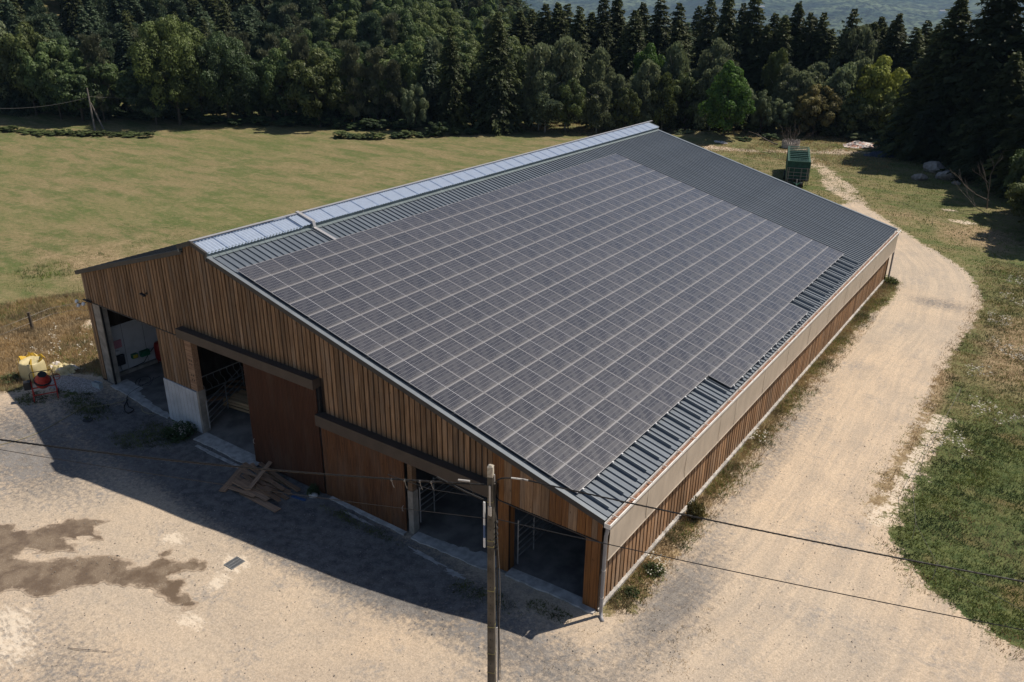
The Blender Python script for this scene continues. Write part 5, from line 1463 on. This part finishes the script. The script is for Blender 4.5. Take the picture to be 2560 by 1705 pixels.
SC = {
 'weed': [mesh_np('crown', v_[0], [v_[1], v_[2]], LEAF['bramble']) for v_ in _wv],
 'broad': [mk(crown_broad, LEAF['broad'], 1, low=.14), mk(crown_broad, LEAF['broad'], 2, low=.10, cone=.35, nb=44), mk(crown_broad, LEAF['broad'], 3, low=.16, nb=70, flat=.6), mk(crown_broad, LEAF['broad'], 4, low=.08, cone=-.25, nb=36)],
 'birch': [mk(crown_birch, LEAF['birch'], s) for s in (11, 12, 13, 14)],
 'fir': [mk(crown_fir, LEAF['fir'], s) for s in (21, 22, 23)],
 'pine': [mk(crown_pine, LEAF['pine'], s) for s in (31, 32)],
 'cone': [mk(crown_broad, LEAF['lime'], 41, nb=60, low=.10, cone=.72, leaf=.032, nl=17000)],
 'bush': [mk(crown_broad, LEAF['bramble'], s, nb=30, nl=7000, low=.0, leaf=.060) for s in (51, 52, 53)],
 'big': [mk(crown_broad, LEAF['light'], s, nb=95, nl=30000, low=.13, leaf=.027) for s in (61, 62)],
 'bigfir': [mk(crown_fir, LEAF['fir'], s, wh=40, dens=1.25, irregular=.4, droop=.30) for s in (71, 72)],
}
TR = {'leafy': [trunk_mesh(s, M_bark) for s in (1, 2)], 'birch': [trunk_mesh(s, M_birchbark, .85, .013, True, .03) for s in (3, 4)], 'fir': [trunk_mesh(5, M_bark, .97, .016, False, .0)], 'bush': [trunk_mesh(6, M_bark, .5, .03)]}
TREE_N = [0]
def tree(shape, x, y, h, w, label, cat='tree', group=None, leaf=None, name=None, z=None, rot=None):
    TREE_N[0] += 1; q = random.Random(TREE_N[0]*7+1)
    z = float(H(x, y)) if z is None else z
    t = thing(name or {'broad': 'broadleaf_tree', 'big': 'broadleaf_tree', 'cone': 'broadleaf_tree', 'birch': 'birch_tree', 'fir': 'fir_tree', 'bigfir': 'fir_tree', 'pine': 'pine_tree', 'bush': 'bush', 'weed': 'weed_plant'}[shape], label, cat, (x, y, z-.1), q.uniform(0, 6.28) if rot is None else rot, group)
    if shape == 'birch': w *= 1.5
    t.scale = (w, w*q.uniform(.9, 1.1), h)
    k = {'birch': 'birch', 'fir': 'fir', 'bigfir': 'fir', 'bush': 'bush', 'weed': 'bush'}.get(shape, 'leafy')
    tk = put('trunk', q.choice(TR[k]), t); cr = put('crown', q.choice(SC[shape]), t)
    if leaf is not None:
        cr.material_slots[0].link = 'OBJECT'; cr.material_slots[0].material = LEAF[leaf]
    return t
# trees one can tell apart along the forest edge
tree('broad', -93.0, 46.4, 10.6, 8.2, 'mid-green round tree right behind the old wooden pole', leaf='broad')
tree('big', -82.6, 52.8, 14.6, 11.0, 'big light green tree, tallest of the leafy trees on the left', leaf='bright')
tree('big', -78.4, 58.2, 12.5, 9.6, 'dark green round tree right of the big light green one', leaf='dark')
tree('broad', -65.8, 64.5, 10.4, 9.6, 'loose olive-green tree left of the brownish pines', leaf='olive')
tree('broad', -102.8, 42.4, 12.3, 8.2, 'brown-green spreading tree second from the left edge', leaf='olive')
tree('broad', -107.5, 39.8, 13.4, 8.0, 'grey-green tree at the left edge of the meadow', leaf='grey')
tree('broad', -98.8, 45.6, 11.0, 6.5, 'dark leafy tree between the left edge and the wooden pole', leaf='dark')
tree('pine', -62.4, 68.2, 11.6, 5.4, 'brownish pine beside the loose olive tree, first of three')
tree('pine', -60.0, 70.6, 10.9, 5.0, 'brownish pine in the middle of the three at the meadow edge')
tree('pine', -57.6, 71.9, 9.4, 4.8, 'brownish pine on the right of the three at the meadow edge')
tree('fir', -54.2, 75.6, 12.5, 5.6, 'slender dark fir right of the brownish pines', leaf='spruce')
tree('fir', -50.0, 75.6, 14.0, 7.2, 'dark fir behind the hedge of brambles in the meadow')
tree('bigfir', -43.4, 77.8, 16.0, 8.4, 'massive dark fir left of the pale birches')
tree('bigfir', -46.4, 80.6, 14.8, 8.0, 'dark fir pressed against the left of the massive one')
tree('broad', -53.0, 71.0, 6.6, 3.8, 'small round grey-green tree in front of the dark firs', leaf='grey')
tree('birch', -56.8, 80.5, 12.0, 3.6, 'narrow pale yellow-green birch among dark firs', leaf='birch')
tree('birch', -39.6, 82.8, 12.0, 6.2, 'pale drooping birch at the left end of the birch row')
tree('birch', -36.6, 85.4, 12.9, 7.0, 'tallest pale birch in the left birch clump')
tree('birch', -37.8, 81.8, 8.6, 6.4, 'low bushy birch at the foot of the left birch clump', leaf='grey')
tree('birch', -33.2, 89.2, 11.2, 5.4, 'round-headed drooping birch right of the left clump')
tree('birch', -30.1, 89.6, 8.0, 4.6, 'short olive birch hidden by the barn ridge')
tree('birch', -27.3, 92.4, 10.0, 5.6, 'slim birch just right of the short olive one')
tree('birch', -25.6, 97.5, 11.9, 5.0, 'grey feathery birch behind the round green trees', leaf='grey')
tree('birch', -20.4, 100.4, 12.2, 6.8, 'wide weeping birch behind the bright conical tree')
tree('broad', -29.5, 97.6, 11.4, 6.0, 'bright green leafy tree behind the short olive birch', leaf='lime')
tree('broad', -22.8, 96.6, 8.6, 6.4, 'round mid-green tree left of the conical one', leaf='light')
tree('broad', -26.0, 95.2, 7.6, 4.6, 'low light green tree beside the slim birch', leaf='light')
tree('cone', -14.6, 91.4, 10.8, 8.4, 'bright green conical tree with a short bare trunk behind the barn', leaf='lime')
tree('broad', -12.4, 99.8, 6.4, 4.2, 'small round tree right behind the conical one', leaf='grey')
tree('birch', -10.8, 105.4, 9.0, 6.0, 'greyish birch above the trailer')
tree('broad', -10.3, 101.4, 5.4, 4.0, 'small silvery tree at the forest edge behind the tree guard', leaf='grey')
tree('broad', -5.7, 102.8, 7.4, 7.4, 'golden-brown tree right of the tree guard', leaf='gold')
tree('birch', -4.2, 113.0, 14.6, 7.6, 'tall olive birch rising over the golden-brown tree')
tree('birch', -7.6, 108.5, 9.8, 6.4, 'olive birch between the golden-brown and the tall one', leaf='birch')
tree('broad', 1.4, 108.6, 10.6, 7.8, 'yellow-green sunlit tree beside the dark firs', leaf='yellow')
tree('broad', -.8, 104.6, 6.0, 5.6, 'shaded green tree below the yellow-green one', leaf='olive')
FILL = ['olive bush-like tree at the left foot of the birch row', 'light green low tree between the two left birches', 'small birch under the round-headed one', 'low olive tree left of the slim birch', 'small olive birch beside the grey feathery one', 'birch filling the gap left of the bright conical tree', 'grey-green tree peeping over the bright conical tree', 'birch rising behind the small silvery tree', 'greyish birch just right of the golden-brown tree', 'birch tucked left of the yellow-green tree', 'low olive tree at the right foot of the yellow-green tree', 'grey birch behind the tallest pale birch', 'birch behind the wide weeping one', 'olive birch behind the greyish one above the trailer']
for k, (x, y, h, w, sh, lf) in enumerate(((-43.0, 80.6, 7.0, 5.0, 'broad', 'olive'), (-35.0, 83.6, 7.4, 5.2, 'broad', 'light'), (-31.8, 86.2, 7.0, 5.0, 'birch', None), (-28.6, 88.8, 6.4, 4.2, 'broad', 'olive'), (-24.6, 92.8, 8.4, 4.6, 'birch', 'olive'), (-18.6, 96.2, 9.0, 5.6, 'birch', None), (-16.8, 99.6, 8.0, 5.4, 'broad', 'grey'), (-8.8, 104.0, 8.6, 5.6, 'birch', None), (-3.6, 106.8, 9.6, 6.0, 'birch', 'grey'), (-1.6, 109.4, 10.2, 6.0, 'birch', None), (3.8, 105.6, 6.2, 5.6, 'broad', 'olive'), (-41.0, 87.2, 11.4, 5.6, 'birch', 'grey'), (-21.6, 103.5, 10.6, 6.0, 'birch', None), (-13.0, 106.5, 11.0, 5.0, 'birch', 'olive'))):
    tree(sh, x, y, h, w, FILL[k], group='leafy trees filling the wood edge', leaf=lf)
# the dark firs on the right
tree('bigfir', 8.6, 99.4, 14.8, 10.0, 'dark fir with low spreading boughs behind the rubble heap')
tree('bigfir', 10.9, 95.3, 18.6, 12.5, 'broad dark fir, second from the left of the right-hand firs')
tree('bigfir', 15.4, 93.6, 22.5, 13.5, 'very tall dark fir behind the boulders')
tree('bigfir', 20.9, 92.6, 25.0, 14.5, 'tallest dark fir at the right edge')
tree('bigfir', 25.5, 88.6, 23.0, 14.0, 'dark fir cut by the right edge of the picture')
tree('bigfir', 7.0, 95.8, 6.2, 7.2, 'low bushy young fir at the foot of the right-hand firs', leaf='spruce')
tree('bigfir', 18.6, 84.6, 13.5, 9.5, 'shaded fir in front of the tallest ones')
tree('bigfir', 23.6, 79.6, 17.0, 11.5, 'shaded fir above the bush at the right edge')
tree('bigfir', 30.0, 74.0, 20.0, 13.0, 'dark fir beyond the right edge shading the bank')
tree('bigfir', 28.8, 62.0, 15.0, 10.5, 'fir outside the right edge shading the verge')
tree('broad', 24.2, 69.4, 7.4, 6.4, 'leafy green bush tree at the right edge', leaf='broad')
tree('broad', 25.2, 62.6, 6.0, 5.6, 'olive shrub at the right edge over the verge', leaf='olive')
t = thing('dead_tree', 'bare dead branches poking out before the shaded firs at the right', 'dead tree', (20.4, 70.5, 0))
q = random.Random(31); mb = MB()
branches(mb, (0, 0, 0), (.1, 0, 1), 3.4, .07, 3, q, .7); branches(mb, (0, 0, .8), (-1, -.1, .25), 2.6, .05, 3, q, .5); branches(mb, (.5, -3.5, .2), (-1, 0, .2), 2.6, .04, 2, q, .5)
mb.build('branches', M_deadwood, t)
# firs standing behind the birches: crowns against the valley
BACK = [(-55.2,100.3,16.4),(-53.3,105.2,17.0),(-49.4,103.0,17.4),(-43.3,99.6,16.4),(-41.1,103.2,18.1),(-41.1,107.8,17.8),(-34.8,102.0,16.5),(-35.3,111.8,18.5),(-33.8,115.8,17.6),(-26.9,112.3,18.0),(-22.9,109.5,18.5),(-20.0,112.7,18.8),(-25.0,121.6,17.1),(-18.2,117.6,16.4),(-14.9,112.4,16.4),(-14.5,116.7,16.9),(-12.1,115.3,16.4),(-10.2,115.9,16.1),(-5.2,113.0,16.6),(-3.6,119.5,15.6),(-3.0,122.7,14.7),(0.3,116.3,16.2),(-1.2,121.1,15.4),(2.9,116.8,14.9),(4.5,124.1,15.1),(-7.1,118.7,13.5),(-56.4,117.4,17.3),(-50.1,115.3,15.4),(-59.1,109.8,15.3),(-49.0,133.0,17.3),(-39.4,137.4,16.4),(2.1,128.8,14.7),(-29.5,106.8,15.1),(-37.6,105.1,14.1),(-17.2,111.6,14.5),(-8.9,116.2,14.1),(-42.6,102.4,13.4)]
ONES = ['', 'first', 'second', 'third', 'fourth', 'fifth', 'sixth', 'seventh', 'eighth', 'ninth', 'tenth', 'eleventh', 'twelfth', 'thirteenth', 'fourteenth', 'fifteenth', 'sixteenth', 'seventeenth', 'eighteenth', 'nineteenth']
def ordinal(n):
    if n < 20: return ONES[n]
    t_, o_ = divmod(n, 10)
    return {2: 'twent', 3: 'thirt', 4: 'fort', 5: 'fift'}[t_]+('ieth' if o_ == 0 else 'y-'+ONES[o_])
BACK.sort(key=lambda p_: math.atan2(p_[0]-CX, p_[1]-CY))
for k, (x, y, h) in enumerate(BACK):
    z = float(H(x, y)); lb = ['tall dark fir standing behind the birches', 'dark pointed fir in the row behind the birch trees'][k % 2]
    tree('fir' if k % 3 else 'bigfir', x, y, (h-z+.4)*rr.uniform(.93, 1.02), rr.uniform(8.6, 12.0), ordinal(k+1)+' dark fir from the left in the row behind the birches', group='firs behind the birches', z=z)
for k in range(46):
    a = R(-36+.62*k+rr.uniform(-.4, .4)); r2 = rr.uniform(142, 164); x, y = CX+r2*math.sin(a), CY+r2*math.cos(a)
    if k < 8: r2 += 4
    tree('fir' if k % 2 else 'bigfir', x, y, rr.uniform(11.5, 15.5), rr.uniform(8, 11), 'dark fir in the dense stand behind the birches, its foot hidden', group='firs in the stand behind the birches', leaf='spruce' if k % 5 == 0 else None)
# forest on the rising ground to the left
gg = np.random.default_rng(5); pts = []
Rr = 122.
cnt = 0
while Rr < 330:
    st = 5.2+(Rr-120)*.030; daz = math.degrees(st/Rr)
    az = -70.
    while az < -33+(Rr-120)*.02:
        a = az+gg.uniform(-.35, .35)*daz; r2 = Rr+gg.uniform(-.35, .35)*st
        edge = 1.
        x, y = CX+r2*math.sin(math.radians(a)), CY+r2*math.cos(math.radians(a))
        az += daz
        clear = (-64.9 < a < -61.8 and r2 > 262)
        # keep the meadow itself free: forest starts behind the front row
        lim = np.interp(a, [-70, -65, -58, -52, -46, -42, -38, -33], [170, 140, 129, 127, 124, 122, 129, 138])
        if r2 < lim or clear: continue
        pts.append((x, y, a, r2))
    Rr += st*.86
GR = {'fir': ('firs in the forest', 'dark fir in the mixed forest behind the meadow'), 'spruce': ('blue-green conifers in the forest', 'blue-green spruce in the mixed forest behind the meadow'),
      'broad': ('leafy trees in the forest', 'round leafy tree in the mixed forest behind the meadow'), 'light': ('light green trees in the forest', 'light green leafy tree in the mixed forest behind the meadow'), 'pine': ('pines in the forest', 'grey-green pine in the mixed forest behind the meadow')}
for (x, y, a, r2) in pts:
    nv = math.sin(x*.045+1.3)+math.sin(y*.052+x*.02)+.6*math.sin(x*.11-y*.09)+gg.normal(0, .55)
    u = gg.random(); s_ = 1+.25*(r2-120)/200
    if nv > 1.55: kind = 'fir'
    elif nv > .55: kind = 'spruce'
    elif nv > -.25: kind = 'pine' if u < .65 else 'spruce'
    elif nv > -1.0: kind = 'broad'
    else: kind = 'light'
    if -58 < a < -50 and r2 > 190: kind = 'fir' if u < .7 else kind
    gr, lb = GR[kind]
    row = 'front rows' if r2 < 165 else ('middle rows' if r2 < 225 else 'back rows')
    part = 'left end' if a < -58 else ('left half' if a < -50 else ('middle' if a < -43 else 'right end'))
    lb = {'fir': 'dark fir', 'spruce': 'blue-green spruce', 'broad': 'round leafy tree', 'light': 'light green leafy tree', 'pine': 'grey-green pine'}[kind]+' in the '+row+' at the '+part+' of the forest'
    lb = lb.replace('at the middle', 'in the middle').replace('at the left half', 'in the left half')
    hh = gg.uniform(7.8, 12.6)*s_
    if kind == 'spruce' and gg.random() < .5: tree('pine', x, y, hh, gg.uniform(6.5, 8.5)*s_, lb.replace('spruce', 'conifer'), group=gr, leaf='spruce')
    elif kind in ('fir', 'spruce'): tree('fir', x, y, hh*1.12, gg.uniform(6.2, 8.0)*s_, lb, group=gr, leaf=kind if kind == 'spruce' else None)
    elif kind == 'pine': tree('pine', x, y, hh, gg.uniform(5.5, 7)*s_, lb, group=gr, leaf='spruce' if u < .3 else None)
    else: tree('broad', x, y, hh*.92, gg.uniform(7, 9.2)*s_, lb, group=gr, leaf='broad' if kind == 'broad' else 'light')
# far part of the forest as one mass
def far_mass():
    g = np.random.default_rng(9); Vs, Fs, off = [], [], 0
    N = 2300
    bv, bf = crown_fir(5, wh=9, dens=.55, low=.05)
    rv, rf = crown_broad(6, nb=16, nl=260, leaf=.22, low=.0)
    V1, F1, V2, F2 = [], [], [], []
    o1 = o2 = 0
    for k in range(N):
        if k < 1300: a = g.uniform(-72, -38); r2 = math.sqrt(g.uniform(325**2, 520**2))
        else: a = g.uniform(-38, 2); r2 = math.sqrt(g.uniform(165**2, 470**2))
        if -64.9 < a < -61.6 and r2 < 600: continue
        x, y = CX+r2*math.sin(math.radians(a)), CY+r2*math.cos(math.radians(a)); h = g.uniform(12, 17) if a < -38 else g.uniform(10, 15.5); w = g.uniform(6, 8); z = float(H(x, y)); c, s_ = math.cos(k), math.sin(k)
        if k % 3:
            v = bv*np.array([w, w, h]); v = np.stack([v[:, 0]*c-v[:, 1]*s_, v[:, 0]*s_+v[:, 1]*c, v[:, 2]], 1)+np.array([x, y, z]); V1.append(v); F1.append(bf+o1); o1 += len(v)
        else:
            v = rv*np.array([w*1.2, w*1.2, h*.85]); v = v+np.array([x, y, z]); V2.append(v); F2.append(rf+o2); o2 += len(v)
    for nm, V_, F_, m, lb in (('far_firs', V1, F1, LEAF['spruce'], 'far mass of firs on the slopes behind the forest'), ('far_trees', V2, F2, LEAF['broad'], 'far mass of leafy trees on the slopes behind the forest')):
        o = put(nm, mesh_np(nm, np.concatenate(V_), [np.concatenate(F_)], m)); o['kind'] = 'stuff'; o['label'] = lb
far_mass()
# brambles in the meadow
HL = [(-97.5, 32.4), (-95.66, 33.64), (-94.4, 34.7), (-93.18, 35.63), (-91.2, 36.2), (-89.09, 36.8), (-87.6, 38.0), (-86.21, 39.11), (-84.4, 40.1), (-83.12, 41.2), (-81.8, 42.6), (-80.0, 43.4), (-77.6, 44.3)]
for k, (x, y) in enumerate(HL): tree('bush', x, y, rr.uniform(.5, .95), rr.uniform(2.0, 3.4), 'low green bramble clump in the strip around the old wooden pole', 'bush', group='brambles around the wooden pole')
HM = [(-57.05, 60.37), (-55.8, 60.9), (-54.68, 61.43), (-53.5, 62.3), (-52.56, 63.12), (-51.0, 65.4), (-50.3, 66.4), (-49.0, 68.3), (-46.4, 72.0), (-45.0, 73.6)]
for k, (x, y) in enumerate(HM): tree('bush', x, y, rr.uniform(.75, 1.2), rr.uniform(1.9, 2.9), 'dark green bramble clump in the hedge strip before the dark firs', 'bush', group='brambles before the dark firs', leaf='dark' if k % 2 else None)
tree('bush', -47.8, 69.6, 2.2, 3.0, 'largest rounded bramble bush in the strip before the dark firs', 'bush', leaf='dark')
for k in range(60):
    a = (k//2)/29; b = 3.5*(k % 2); x, y = -110+56*a+rr.uniform(-1, 1)-b*.5, 40+31.5*a+rr.uniform(-1, 1)+b
    tree('bush', x, y, rr.uniform(1.0, 1.8)+b*.7, rr.uniform(2.8, 4.2), ['large', 'small'][k % 2 == 0]+' shaded shrub at the meadow edge '+('left of the wooden pole' if x < -91 else 'between the pole and the light green tree' if x < -80 else 'right of the big light green tree' if x < -68 else 'near the olive-green tree'), 'bush', group='shrubs at the foot of the left forest', leaf='dark')
for k in range(40):
    a = (k//2)/19; x, y = -44+46*a+rr.uniform(-1, 1), 84+23*a**.7+rr.uniform(-1, 1)+3.5*(k % 2)
    tree('bush', x, y, rr.uniform(.8, 1.8), rr.uniform(2, 3.2), 'low shrub under the birches', 'bush', group='shrubs under the birches', leaf='olive')
for (x, y, h, w, lb, lf) in ((-19.6, 90.6, 1.3, 3.4, 'weedy green shrub on the mound behind the barn', 'grey'), (-16.6, 91.6, 1.2, 3.4, 'yellowish shrub on the mound behind the barn', 'olive'), (.8, 103.0, 1.5, 4.0, 'pale silvery shrub under the yellow-green tree', 'grey'), (4.0, 104.5, 1.4, 3.4, 'pale silvery shrub left of the low fir', 'grey'), (-9.8, 96.4, 1.0, 2.6, 'dark low shrub before the silvery tree', 'dark'), (-12.2, 92.6, .8, 2.6, 'dark low shrub beside the fallen branch', 'dark')):
    tree('bush', x, y, h, w, lb, 'bush', leaf=lf)
# weeds by the barn
tree('weed', 17.75, 6.9, 1.35, .8, 'tall green weed against the side wall boards', 'weed', name='weed_plant', leaf='gold')
tree('weed', 17.85, 3.0, .55, .9, 'green weed with white flower heads by the near barn corner', 'weed', name='weed_plant', leaf='bramble')
tree('weed', 17.75, 1.5, .45, .6, 'low leafy weed closest to the downpipe', 'weed', name='weed_plant', leaf='bramble')
tree('weed', 17.7, 41.6, .7, 1.1, 'weed clump at the far end of the side wall', 'weed', name='weed_plant', leaf='olive')
tree('weed', -4.7, -.75, .95, 1.7, 'white-flowering weed clump against the white concrete panel', 'weed', name='weed_plant', leaf='dark')
tree('weed', 4.0, -.42, .75, .6, 'dark weed growing at the foot of the tall door', 'weed', name='weed_plant', leaf='dark')
tree('weed', -16.2, -2.9, .55, 1.3, 'shaded green weed beside the full bulk bag', 'weed', name='weed_plant', leaf='bramble')

# ------------------------------------------------------------------ grass (uncountable)
def scatter(region, n, seed, cond=None):
    g = np.random.default_rng(seed); x0, x1, y0, y1 = region
    P_ = np.stack([g.uniform(x0, x1, n), g.uniform(y0, y1, n)], 1)
    if cond is not None: P_ = P_[cond(P_, g)]
    return P_
def tufts(name, label, P_, hgt, blades, mat, seed, spread=.09, wid=.016, lean=.5):
    g = np.random.default_rng(seed); n = len(P_)*blades; base = np.repeat(P_, blades, 0)+g.normal(0, spread, (n, 2))
    h = hgt*np.repeat(g.uniform(.45, 1.2, len(P_)), blades)*g.uniform(.6, 1.2, n)
    z = H(base[:, 0], base[:, 1])-.01+np.where((base[:, 0] > 24.5) & (base[:, 1] < 60), .12*sstep(24.5, 30, base[:, 0]), 0)
    D = unit(np.stack([g.normal(0, lean, n), g.normal(0, lean, n), np.ones(n)], 1)); U = perp(D, g); w = wid*g.uniform(.6, 1.5, n)
    C = np.column_stack([base, z])+D*(h*.5)[:, None]
    V, F = tri_cloud(C, D, U, h, w)
    o = put(name, mesh_np(name, V, [F], mat)); o['kind'] = 'stuff'; o['label'] = label
def patch(P_, s_, th): return (np.sin(P_[:, 0]*s_+1.1*np.sin(P_[:, 1]*s_*.7))+np.sin(P_[:, 1]*s_*1.3+1.7*np.sin(P_[:, 0]*s_*.5))) > th
def offroad(P_, m=.15):
    d = seg_dist(P_, DIRT, True); return np.where(inside(P_, DIRT), -d, d) > m
V1 = scatter((23, 38, 3, 52), 60000, 1, lambda p, g: offroad(p, .05) & (seg_dist(p, [(24.0, 21.6), (23.8, 16), (23.65, 11.0)], False) > .35+.5*g.random(len(p))) & (g.random(len(p)) < np.clip(.25+.8*(~patch(p, .9, .5)), 0, 1)) & ((p[:, 1] < 22) | (g.random(len(p)) < .45)))
tufts('grass', 'thick green grass on the bank right of the track', V1, .17, 4, M_lush, 1, .10, .030, .6)
V2 = scatter((22.7, 34, 4, 52), 17000, 2, lambda p, g: offroad(p, -.5) & (patch(p, .9, .25) | (p[:, 1] > 22) | (g.random(len(p)) < .12)))
tufts('dry_grass', 'straw-coloured grass in the verge right of the track', V2, .20, 4, M_dry, 2, .12, .020, .6)
V3 = scatter((17.3, 18.9, .4, 42), 13000, 3, lambda p, g: (p[:, 0]-17.3 < .35+1.0*g.random(len(p))**1.5) & (g.random(len(p)) < .95))
tufts('dry_grass', 'dry grass strip along the foot of the side wall', V3, .26, 4, M_dry, 3, .07, .016, .6)
V4 = scatter((17.35, 18.8, .6, 42), 6500, 4, lambda p, g: patch(p, 1.1, .15) & (p[:, 0]-17.35 < .3+.9*g.random(len(p))))
tufts('grass', 'green weeds in the strip along the side wall', V4, .20, 5, M_grass, 4, .08, .022, .7)
V5 = scatter((-34, -12.5, -4.2, 12), 30000, 5, lambda p, g: offroad(p, .1) & (blob(p, -18.5, 1.0, 7.5, 7) > .05) & (blob(p, -19.8, 4.2, 1.4, 1.3)+blob(p, -17.5, 7.8, 1.5, .8) < .5))
tufts('dry_grass', 'tall dry grass left of the barn', V5, .38, 4, M_dry, 5, .12, .020, .45)
V6 = scatter((-34, -12.5, -4.2, 12), 9000, 6, lambda p, g: offroad(p, .1) & patch(p, .7, .5))
tufts('grass', 'green tussocks among the dry grass left of the barn', V6, .28, 4, M_grass, 6, .10, .024, .5)
V7 = scatter((-14, 17, -4.2, -.2), 16000, 7, lambda p, g: (sum(blob(p, *b) for b in ((-13.2, -3.2, 1.3, .7), (-10.6, -2.0, 1.9, .9), (-5.6, -1.3, 1.8, .9), (-6.2, -2.5, 1.4, .6), (-12.6, -1.6, 1.4, .8), (13.6, -1.5, 1.6, .5), (1.8, -.5, .8, .3), (7.0, -.8, 2.2, .3), (15.9, -.9, .9, .4))) > .25+.5*g.random(len(p))))
tufts('weeds', 'low weeds growing in the shaded gravel before the barn', V7, .14, 4, M_lush, 7, .07, .024, .8)
V8 = scatter((17, 21, -3.2, 3), 500, 8, lambda p, g: g.random(len(p)) < .7)
tufts('dry_grass', 'sparse dry tufts on the gravel at the barn corner', V8, .08, 6, M_dry, 8, .07, .016, .9)
V9 = scatter((-44, -12.6, 4, 36), 60000, 9, lambda p, g: (g.random(len(p)) < np.clip(1.05-np.hypot(p[:, 0]+13, p[:, 1]-6)/30, 0, 1)))
tufts('grass', 'short meadow grass left of the barn', V9, .08, 3, M_grass, 9, .2, .03, .8)
V10 = scatter((-10, 30, 44, 100), 34000, 10, lambda p, g: offroad(p, -.2) & (g.random(len(p)) < .8))
tufts('grass', 'rough grass behind the barn', V10, .16, 3, M_grass, 10, .2, .045, .7)
V11 = scatter((22, 30, 4, 24), 2200, 11, lambda p, g: (seg_dist(p, ROADR, False) < .9) & (g.random(len(p)) < .8))
tufts('weeds', 'small weeds fraying the right edge of the track', V11, .10, 5, M_grass, 11, .10, .022, .9)
V12 = scatter((-45, 8, 82, 106), 14000, 12, lambda p, g: g.random(len(p)) < .8)
tufts('dry_grass', 'dry grass at the foot of the birches', V12, .30, 3, M_dry, 12, .2, .05, .6)
def flowers(name, label, P_, zf, seed, r_=.035):
    g = np.random.default_rng(seed); m = 7; n = len(P_)*m; b = np.repeat(P_, m, 0)+g.normal(0, .09, (n, 2)); z = H(b[:, 0], b[:, 1])+zf*g.uniform(.6, 1.15, n)+.1
    D = unit(np.stack([g.normal(0, 1, n), g.normal(0, 1, n), g.normal(0, .3, n)], 1)); U = perp(D, g); U[:, 2] *= .3; U = unit(U); s_ = r_*g.uniform(.6, 1.6, n)
    V, F = quad_cloud(np.column_stack([b, z]), D, U, s_*2, s_*2)
    o = put(name, mesh_np(name, V, [F], M_flower)); o['kind'] = 'stuff'; o['label'] = label
Ff = scatter((24.3, 34, 16, 50), 2600, 21, lambda p, g: patch(p, 1.05, .95) & (g.random(len(p)) < .8))
flowers('wild_flowers', 'white flower heads in the bank right of the track', Ff, .32, 21)
Ff2 = np.array([(17.95+rr.uniform(-.35, .35), 2.9+rr.uniform(-.6, .6)) for _ in range(10)]+[(17.8+rr.uniform(-.3, .3), 14+rr.uniform(-.5, .5)) for _ in range(10)]+[(-4.5+rr.uniform(-.6, .6), -.75+rr.uniform(-.35, .35)) for _ in range(14)]+[(-18+rr.uniform(-3, 3), 2+rr.uniform(-3, 3)) for _ in range(40)])
flowers('wild_flowers', 'white flower heads among the weeds near the barn', Ff2, .38, 22, .03)
# loose stones on yard and track
def pebbles():
    g = np.random.default_rng(33); N = 16000
    P_ = np.stack([g.uniform(-12, 26, N), g.uniform(-13, 20, N)], 1); P_ = P_[inside(P_, DIRT)]
    P_ = P_[~((P_[:, 1] > 0) & (P_[:, 0] < 17.5))]
    s_ = .008+.024*g.random(len(P_))**4
    O = np.array([(1, 0, 0), (0, 1, 0), (-1, 0, 0), (0, -1, 0), (0, 0, 1), (0, 0, -.5)], float)
    Fo = np.array([(0, 1, 4), (1, 2, 4), (2, 3, 4), (3, 0, 4), (1, 0, 5), (2, 1, 5), (3, 2, 5), (0, 3, 5)])
    V = (O[None]*s_[:, None, None]*g.uniform(.6, 1.3, (len(P_), 6, 3)))+np.column_stack([P_, H(P_[:, 0], P_[:, 1])+.012])[:, None]
    F = (Fo[None]+(np.arange(len(P_))*6)[:, None, None]).reshape(-1, 3)
    o = put('loose_stones', mesh_np('loose_stones', V.reshape(-1, 3), [F], mat_simple('pebble', (.30, .27, .24), .9, 0, .5, .8))); o['kind'] = 'stuff'; o['label'] = 'small loose stones on the yard and track'
pebbles()
# white farmhouses in the far valley
for k, (azd, rd, lb) in enumerate(((-12.4, 5600, 'tiny white farmhouse in the far valley, left one'), (-8.9, 5200, 'tiny white farmhouse in the far valley, right one'), (-19.2, 4700, 'tiny white farmhouse on the far slope above the pointed firs'))):
    x, y = CX+rd*math.sin(R(azd)), CY+rd*math.cos(R(azd)); z = float(H(x, y))+12
    t = thing('farmhouse', lb, 'house', (x, y, z), .4*k)
    mb = MB(); mb.box((-14, -7, -12), (14, 7, 7)); mb.build('wall', M_white, t)
    mb = MB(); mb.add([(-15, -8, 7), (15, -8, 7), (15, 8, 7), (-15, 8, 7), (-15, 0, 13), (15, 0, 13)], [(0, 1, 5, 4), (2, 3, 4, 5), (0, 4, 3), (1, 2, 5), (0, 3, 2, 1)]); mb.build('roof', M_rubgrey, t)
